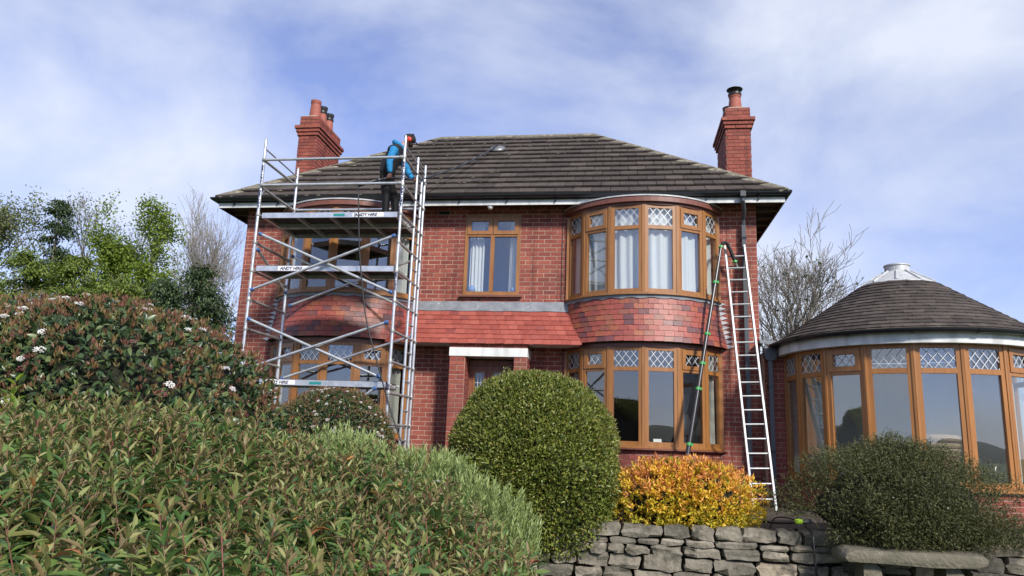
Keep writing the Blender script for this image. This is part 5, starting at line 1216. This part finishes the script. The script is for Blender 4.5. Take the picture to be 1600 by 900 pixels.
for i in range(7):
    q = rng.integers(len(P)); 
    if P[q][1] < -4.3: MB().add([P[q]+N[q]*.06+rng.normal(0, .012, 3) for _ in range(4)], [(0, 1, 2), (0, 2, 3)]).build('blossom', M['petal'], t)
# ---- pale willow-leaved shrub
c, R = (-1.55, -7.65, .20), (1.05, .6, .5); t = empty('pale_shrub', (-1.55, -7.65, -.62), 'pale green willow-leaved shrub between the foreground leaves and clipped bush', 'shrub')
np_ = 780; px_ = rng.uniform(-2.65, -.58, np_); py_ = rng.uniform(-8.35, -7.05, np_)
pz_ = np.interp(px_, [-2.65, -2.4, -2.14, -1.85, -1.46, -1.0, -.72, -.58], [.76, .93, .97, .92, .87, .72, .60, .36])-.55*((py_+7.75)/.7)**2*.5-rng.exponential(.06, np_)+.05*np.sin(px_*9)
P = np.c_[px_, py_, pz_]; N = nrm(np.c_[(px_+1.6)*.25, (py_+7.7)*.5, np.ones(np_)])
P = P*1.0; nn2 = 22; idx = np.repeat(np.arange(len(P)), nn2); s = np.tile(np.linspace(0, 1, nn2), len(P)); ax = nrm(N+rng.normal(0, .22, N.shape)); L0 = rng.uniform(.16, .34, len(P))
az = np.tile(np.arange(nn2)*2.4, len(P))+np.repeat(rng.uniform(0, 6.28, len(P)), nn2); rad2 = np.stack([np.cos(az), np.sin(az), np.zeros(len(az))], 1)
Pt = P[idx]+ax[idx]*((s-.70)*L0[idx])[:, None]; D = nrm(ax[idx]*(.45+.9*s)[:, None]+rad2*(.95-.6*s)[:, None]); k = len(Pt)
leaf_obj('foliage', t, M['hebe_leaf'], Pt, D, nrm(np.cross(D, np.cross(ax[idx], D))+rng.normal(0, .2, D.shape)), rng.uniform(.05, .075, k), rng.uniform(.009, .013, k), rv=np.clip(.15+.6*s+rng.normal(0, .15, k), 0, .99))
fm = [flower_mesh(M['petal'], 16, .03, .008) for _ in range(2)]
for i in range(18):
    q = rng.integers(len(P)); 
    if P[q][1] < -7.5:
        o = bpy.data.objects.new('flower_cluster', fm[i % 2]); col.objects.link(o); o.matrix_basis = Matrix.Translation(Vector(P[q]+ax[q]*.03)); setp(o, t)
core_obj(t, (c[0]-.1, c[1], c[2]-.22), (1.0, .6, .62), 2.2, 31, .05, .85, M['twig_core'], -.6); stems(t, c, R, -.62, 5, M['bark'], .012)
# ---- red-stemmed foreground shrub
def hyp_top(x, y):
    base = np.interp(y, [-12.2, -11.6, -10.6, -9.6, -8.9, -8.4], [.56, .66, .86, 1.02, 1.06, .95]); fall = np.interp(x, [-1.95, -1.43, -1.1, -.8, -.42, -.2], [0, .15, .23, .33, .49, .6])*np.interp(y, [-11.6, -10.5, -9.6, -8.6], [.15, .6, 1.1, 1.35])
    return base-.03-fall+.045*np.sin(x*3.1+y*2.3)+.03*np.sin(x*6.7-y*4.1)-np.clip((-3.2-x)*.05, 0, .2)
t = empty('leafy_shrub', (-1.9, -10.2, -.62), 'wide red-stemmed narrow-leaved shrub filling the foreground', 'shrub')
cand = np.stack([rng.uniform(-4.6, -.05, 5200), rng.uniform(-12.05, -8.6, 5200)], 1)
right = np.interp(cand[:, 1], [-12.1, -11.4, -10.5, -9.5, -8.6], [-.14, -.16, -.22, -.42, -.85]); x_, y_, d_ = screen(np.c_[cand, hyp_top(cand[:, 0], cand[:, 1])])
near = np.hypot(cand[:, 0], cand[:, 1]+12.994) > 1.15
ok = (cand[:, 0] < right) & near & (x_ > -260) & (x_ < 900) & (y_ < 1250) & (d_ > .8); cand = cand[ok][:2300]
tops = hyp_top(cand[:, 0], cand[:, 1])+rng.normal(-.01, .06, len(cand))+.05*np.clip(rng.normal(-1, 1, len(cand)), 0, 2); lean = rng.normal(0, .22, (len(cand), 2))
AX = nrm(np.c_[lean, np.ones(len(cand))]); TIP = np.c_[cand, tops]; nodes = 11; LS = rng.uniform(.18, .30, len(cand))
allP, allD, allN, allL, allW, allY = [], [], [], [], [], []
sm = MB(); sv = []; 
for i in range(len(cand)):
    d = math.hypot(cand[i, 0], cand[i, 1]+12.994); far = d > 3.2; nn3 = 9 if far else nodes; a0 = rng.uniform(0, 3.14); szf = random.uniform(.75, 1.2); ax_ = AX[i]; e1 = unit(np.cross(ax_, (0, 1, .1))); e2 = np.cross(ax_, e1); bend_ = rng.normal(0, .05, 3)
    for k in range(nn3):
        s = k/(nn3-1); p = TIP[i]-ax_*LS[i]*(1-s)+bend_*(s-1)**2; a = a0+k*PI/2; lf_ = (.100-.046*s**1.6)*random.uniform(.8, 1.15)*szf; el = .02+1.05*s**2.2+random.uniform(-.22, .25)
        for h in (0, PI):
            rd_ = e1*math.cos(a+h)+e2*math.sin(a+h); D_ = rd_*math.cos(el)+ax_*math.sin(el); N_ = ax_*math.cos(el)-rd_*math.sin(el)
            allP.append(p); allD.append(D_+rng.normal(0, .09, 3)); allN.append(N_+rng.normal(0, .12, 3)); allL.append(lf_); allW.append(lf_*random.uniform(.25, .33)); allY.append(s)
    sv.append((TIP[i]-ax_*LS[i]*1.0+bend_*1.0, TIP[i]-ax_*LS[i]*.5+bend_*.25, TIP[i]))
for a, b, c3 in sv: sm.tube([a, b, c3], [.0026, .0022, .0014], 5, cap=False)
st_ = sm.build('red_stems', M['hyp_stem'], t, smooth=True); st_['kind'] = 'stuff'
P, D, N, Ln, Wd, Y = map(np.array, (allP, allD, allN, allL, allW, allY)); young = (Y > .72) & (rng.random(len(Y)) < .62)
sel = largest(P, Ln, 300, ~young & (Y > .3)); leaf_singles(t, M['hyp_leaf'], P, D, N, Ln, Wd, sel, .22, .2)
keep = ~young; keep[sel] = False; leaf_obj('foliage', t, M['hyp_leaf'], P[keep], D[keep], N[keep], Ln[keep], Wd[keep], simple=False, fold=.22, bend=.2)
dead = rng.random(len(P)) < .012
leaf_obj('withered_leaves', t, M['hyp_dead'], P[dead]-[0, 0, .01], D[dead]-[0, 0, .3], N[dead], Ln[dead]*.9, Wd[dead], simple=False, fold=.45, bend=.3)
leaf_obj('young_leaves', t, M['hyp_young'], P[young], D[young], N[young], Ln[young]*.9, Wd[young]*.85, simple=False, fold=.25, bend=.1)
# lower leaf layer and dark interior
cd = cand[rng.integers(len(cand), size=9000)]+rng.normal(0, .05, (9000, 2)); P = np.c_[cd, hyp_top(cd[:, 0], cd[:, 1])-rng.uniform(.12, .34, 9000)]; az = rng.uniform(0, 6.28, 9000); D = np.c_[np.cos(az), np.sin(az), rng.normal(0, .25, 9000)]
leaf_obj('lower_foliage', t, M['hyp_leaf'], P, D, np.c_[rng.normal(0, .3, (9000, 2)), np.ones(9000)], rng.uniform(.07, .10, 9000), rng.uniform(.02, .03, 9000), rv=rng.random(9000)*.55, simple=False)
gx2 = np.linspace(-4.6, -.3, 30); gy2 = np.linspace(-12.0, -8.6, 24); V = []
for y in gy2:
    rr = float(np.interp(y, [-12.1, -11.4, -10.5, -9.5, -8.6], [-.24, -.26, -.36, -.58, -1.0]))
    for x in np.linspace(-4.6, rr, 30):
        dd = math.hypot(x, y+12.994); V.append((x, y, (float(hyp_top(np.array(x), np.array(y)))-.34-.25*max(0, 1-(rr-x)/.25)) if dd > 1.2 else -.3))
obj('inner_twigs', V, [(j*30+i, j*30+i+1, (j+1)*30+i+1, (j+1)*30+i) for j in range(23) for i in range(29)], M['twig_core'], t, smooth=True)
# ---- lime sprig at the left edge
t = empty('lime_sprig', (-4.0, -8.55, -.62), 'lime green leafy sprig at the left edge of the picture', 'plant')
for k in range(6):
    b = np.array([-4.22+.085*k+random.uniform(-.03, .03), -8.55+random.uniform(-.1, .1), .7]); tip = b+[random.uniform(-.1, .12), random.uniform(-.05, .05), random.uniform(.42, .66)-.05*abs(k-1.5)]
    MB().tube([b-[0, 0, 1.3], b, tip], [.006, .004, .002], 5).build('stem', M['hyp_stem'], t)
    n = 18; s = np.linspace(.15, 1, n); P = b+(tip-b)*s[:, None]; az = np.arange(n)*2.4+k; D = np.c_[np.cos(az)*.8, np.sin(az)*.8, .35+.5*s]; leaf_singles(t, M['sprig_leaf'], P, D, nrm(np.c_[rng.normal(0, .3, (n, 2)), np.ones(n)]), rng.uniform(.065, .10, n), rng.uniform(.028, .042, n), range(n))

# ================================================================== TREES
def grow(seed, base, H, r0, nl, ang=(.5, .95), wob=.16, upf=.10, first=.25, kids=(9, 5, 4, 3), rat=(.42, .6, .6, .6), lean=(0, 0)):
    r = np.random.default_rng(seed); segs = []; tips = []
    def br(p, d, L_, rad_, lev):
        n = 7 if lev == 0 else (5 if lev == 1 else 4 if lev == 2 else 3); pts = [p]; rs = [rad_]
        for i in range(n):
            d = unit(d+r.normal(0, wob*(.45 if lev == 0 else 1), 3)+np.array([0, 0, upf*(1.3 if lev else .6)])); p = p+d*L_/n; pts.append(p); rs.append(max(.006, rad_*(1-(i+1)/n*(.78 if lev == 0 else .7))))
            segs.append((pts[-2], p, rs[-2], rs[-1]))
        if lev < nl:
            for k in range(kids[lev]):
                s = r.uniform(first if lev == 0 else .2, .98); f = s*n; i = min(int(f), n-1); q = pts[i]+(pts[i+1]-pts[i])*(f-i); dd = unit(pts[i+1]-pts[i]); a = r.uniform(0, 6.28); e = unit(np.cross(dd, [math.cos(a), math.sin(a), .3])); th = r.uniform(*ang)
                br(q, unit(dd*math.cos(th)+e*math.sin(th)), L_*rat[lev]*r.uniform(.65, 1.15)*(1.15-.45*s if lev == 0 else 1), max(.006, rs[i]*r.uniform(.45, .62)), lev+1)
        if lev >= max(1, nl-1): tips.extend(pts[2:])
    br(np.array(base, float), unit((lean[0], lean[1], 1)), H, r0, 0)
    b0 = np.array(base, float); k = H/max(s_[1][2]-b0[2] for s_ in segs)       # the whole tree, twigs included, is H high
    segs = [(b0+(a-b0)*k, b0+(b-b0)*k, ra, rb) for a, b, ra, rb in segs]; return segs, b0+(np.array(tips)-b0)*k
def seg_mesh(segs):
    A = np.array([s[0] for s in segs]); B = np.array([s[1] for s in segs]); ra = np.array([s[2] for s in segs])[:, None]; rb = np.array([s[3] for s in segs])[:, None]
    d = nrm(B-A); u = nrm(np.cross(d, np.where(np.abs(d[:, 2:]) < .9, [[0, 0, 1.]], [[1., 0, 0]]))); w = np.cross(d, u); n = 5; V = []
    for P_, r_ in ((A, ra), (B, rb)):
        for k in range(n): t_ = 2*PI*k/n; V.append(P_+r_*(u*math.cos(t_)+w*math.sin(t_)))
    V = np.stack(V, 1); m = len(A); V = V.reshape(-1, 3); b = np.arange(m)[:, None]*10; F = np.concatenate([b+[k, (k+1) % 5, 5+(k+1) % 5, 5+k] for k in range(5)], 1).reshape(-1, 4)
    return V, F
def tree(name, label, x, y, H, seed, leafm=None, nleaf=0, leafsz=.13, bark='bark', r0=None, nl=3, clump=.3, group=None, zmin=None, base_z=None, drop=1.0, **kw):
    b = gz(x, y) if base_z is None else base_z
    t = empty(name, (x, y, b), label, 'tree', group); segs, tips = grow(seed, (x, y, b-.1), H, r0 or H*.016, nl, **kw)
    nt_ = 7; V, F = seg_mesh(segs[:nt_]); obj('trunk', V, F, M[bark], t, smooth=True); V, F = seg_mesh(segs[nt_:]); o = obj('branches', V, F, M[bark], t, smooth=True)
    if nleaf:
        tp = tips if zmin is None else tips[tips[:, 2] > zmin]; tp = tp[rng.random(len(tp)) < drop]; q = tp[rng.integers(len(tp), size=nleaf)]; P = q+rng.normal(0, clump*.5, q.shape); D = rng.normal(size=P.shape)+[0, 0, -.3]
        leaf_obj('crown', t, M[leafm], P, D, nrm(rng.normal(size=P.shape)+[0, -.3, .9]), rng.uniform(.7, 1.2, nleaf)*leafsz, rng.uniform(.5, .8, nleaf)*leafsz, kind='stuff')
        t.children[-1]['kind'] = 'stuff'
    return t
M['maple'] = leafmat('spring_maple_leaf', [(.085, .14, .018), (.14, .215, .022), (.20, .28, .03), (.25, .32, .045)], .5, .42)
M['midgreen'] = leafmat('mid_green_leaf', [(.095, .14, .025), (.15, .21, .035), (.21, .27, .05)], .5, .35)
M['greygreen'] = leafmat('grey_green_leaf', [(.10, .125, .045), (.15, .18, .06), (.19, .21, .09)], .6, .35)
M['yew'] = leafmat('dark_evergreen_leaf', [(.022, .042, .015), (.04, .07, .022), (.065, .105, .03)], .55, .15)
M['yellow'] = leafmat('yellow_blossom', [(.36, .32, .12), (.48, .42, .20), (.30, .30, .08)], .6, .35)
G_ = 'trees beyond the garden on the left'
tree('sparse_tree', 'thinly leaved grey-green tree at the far left edge', -29.5, 18, 11.9, 41, 'greygreen', 14000, .14, nl=3, clump=.5, group=G_, kids=(13, 6, 4, 3), ang=(.35, .75), first=.2)
tree('bare_tree', 'bare twiggy tree behind the dark conifer on the left', -28.0, 22, 12.6, 42, 'greygreen', 2600, .11, nl=4, clump=.4, group=G_, kids=(12, 5, 4, 3), ang=(.3, .7), first=.2, bark='bark')
tree('bare_tree', 'bare tree showing between the two light green trees', -25.0, 23, 12.0, 43, 'greygreen', 2400, .11, nl=4, clump=.4, group=G_, kids=(11, 5, 4, 3), ang=(.3, .7), first=.2)
tree('maple_tree', 'bright spring-green broadleaf tree in the middle of the left group', -24.3, 18, 11.4, 44, 'maple', 12500, .145, nl=3, clump=.42, group=G_, kids=(14, 6, 4, 3), ang=(.3, .8), first=.25, rat=(.36, .6, .6, .6))
tree('maple_tree', 'narrow upright light green tree left of the tall bare tree', -21.95, 18, 11.5, 45, 'maple', 8800, .14, nl=3, clump=.36, group=G_, kids=(13, 5, 4, 3), ang=(.2, .6), first=.2, rat=(.30, .55, .6, .6))
tree('bare_tree', 'tall bare fan-shaped tree nearest the house on the left', -21.2, 21, 13.2, 46, None, 0, nl=4, group=G_, kids=(14, 6, 5, 3), ang=(.25, .62), first=.33, rat=(.50, .6, .62, .6), wob=.09, upf=.13, bark='bark_pale', r0=.19)
tree('bare_tree', 'slender bare tree beside the left corner of the house', -19.1, 20, 11.6, 47, None, 0, nl=4, group=G_, kids=(14, 6, 5, 3), ang=(.3, .7), first=.35, rat=(.46, .6, .62, .6), wob=.1, bark='bark_pale', r0=.15)
def conifer(name, label, x, y, H, R_, n, seed, m='yew', group=G_, z0=.6, pw=.75, cl=120, lsz=.16):
    r = np.random.default_rng(seed); b = gz(x, y); t = empty(name, (x, y, b), label, 'tree', group); MB().tube([(x, y, b-.1), (x+.1, y, b+H*.5), (x, y, b+H*.95)], [H*.02, H*.012, .02], 8).build('trunk', M['bark'], t, smooth=True)
    bs = MB(); P = []; D = []
    for k in range(cl):
        s = r.random()**.9; z = b+z0+s*(H-z0); rr = R_*((1-s)**pw)*r.uniform(.45, 1.12)+.08; a = r.uniform(0, 6.28); tip = np.array([x+rr*math.cos(a), y+rr*math.sin(a), z-.15*rr+r.normal(0, .12)]); root = np.array([x, y, z+.1])
        bs.tube([root, (root+tip)/2+[0, 0, .1], tip], [.03, .02, .008], 4); m_ = n//cl; u_ = r.uniform(.35, 1.08, m_)[:, None]; q = root+(tip-root)*u_+r.normal(0, .17, (m_, 3))*[1.2, 1.2, .6]; P.append(q); D.append(np.tile(unit(tip-root), (m_, 1))+r.normal(0, .45, (m_, 3))+[0, 0, -.35])
    bs.build('branches', M['bark'], t); P = np.vstack(P); D = np.vstack(D); k = len(P); leaf_obj('crown', t, M[m], P, D, nrm(r.normal(0, .4, P.shape)+[0, 0, 1]), r.uniform(.6, 1.3, k)*lsz, r.uniform(.3, .5, k)*lsz)
    return t
conifer('conifer', 'dark irregular conifer rising left of the bright green tree', -26.2, 17, 11.0, 1.5, 8000, 51, pw=.55, z0=3.5, cl=60)
conifer('evergreen_tree', 'dark evergreen behind the flowering bush against the house corner', -13.9, 9.5, 6.2, 2.1, 15000, 52, pw=.6, cl=150, lsz=.14)
conifer('evergreen_tree', 'lower dark evergreen left of the house-corner evergreen', -16.6, 11.5, 6.3, 1.9, 12000, 53, pw=.6, cl=120, lsz=.15)
conifer('bushy_tree', 'mid-green tree under the narrow light green tree', -20.3, 14, 6.9, 2.2, 10000, 54, 'midgreen', pw=.55, cl=120)
conifer('bushy_tree', 'mid-green bushy tree under the bright green tree', -23.2, 15, 7.9, 2.5, 15000, 55, 'midgreen', pw=.5, cl=110, lsz=.17)
conifer('bushy_tree', 'mid-green bushy tree under the dark conifer', -26.0, 15.5, 8.3, 2.5, 14000, 56, 'midgreen', pw=.5, cl=100, lsz=.17)
conifer('blossom_tree', 'small tree with pale yellow blossom at the left edge', -26.9, 13, 7.6, 1.9, 7000, 57, 'yellow', pw=.5, cl=80, lsz=.14)
conifer('bushy_tree', 'green bushy tree at the left edge above the blossom', -29.0, 16, 8.9, 2.5, 12000, 58, 'midgreen', pw=.5, cl=90, lsz=.16)
tree('bare_tree', 'bare spreading tree behind the right side of the house', 5.1, 12, 8.1, 61, None, 0, nl=4, kids=(13, 6, 5, 4), ang=(.3, .7), first=.16, rat=(.46, .62, .62, .6), wob=.13, upf=.07, bark='bark_pale', r0=.16, lean=(.05, 0))
tree('bare_tree', 'second bare stem leaning right behind the house and conservatory', 5.5, 12.6, 7.3, 62, 'yew', 260, .13, nl=4, kids=(11, 6, 5, 4), ang=(.35, .8), first=.2, rat=(.5, .62, .62, .6), wob=.13, upf=.07, bark='bark_pale', r0=.11, lean=(.14, 0), clump=.2)
tree('twiggy_tree', 'bare twigs just entering at the right edge above the conservatory', 13.2, 10, 6.2, 63, None, 0, nl=3, kids=(10, 5, 4, 3), ang=(.35, .8), first=.2, bark='bark')
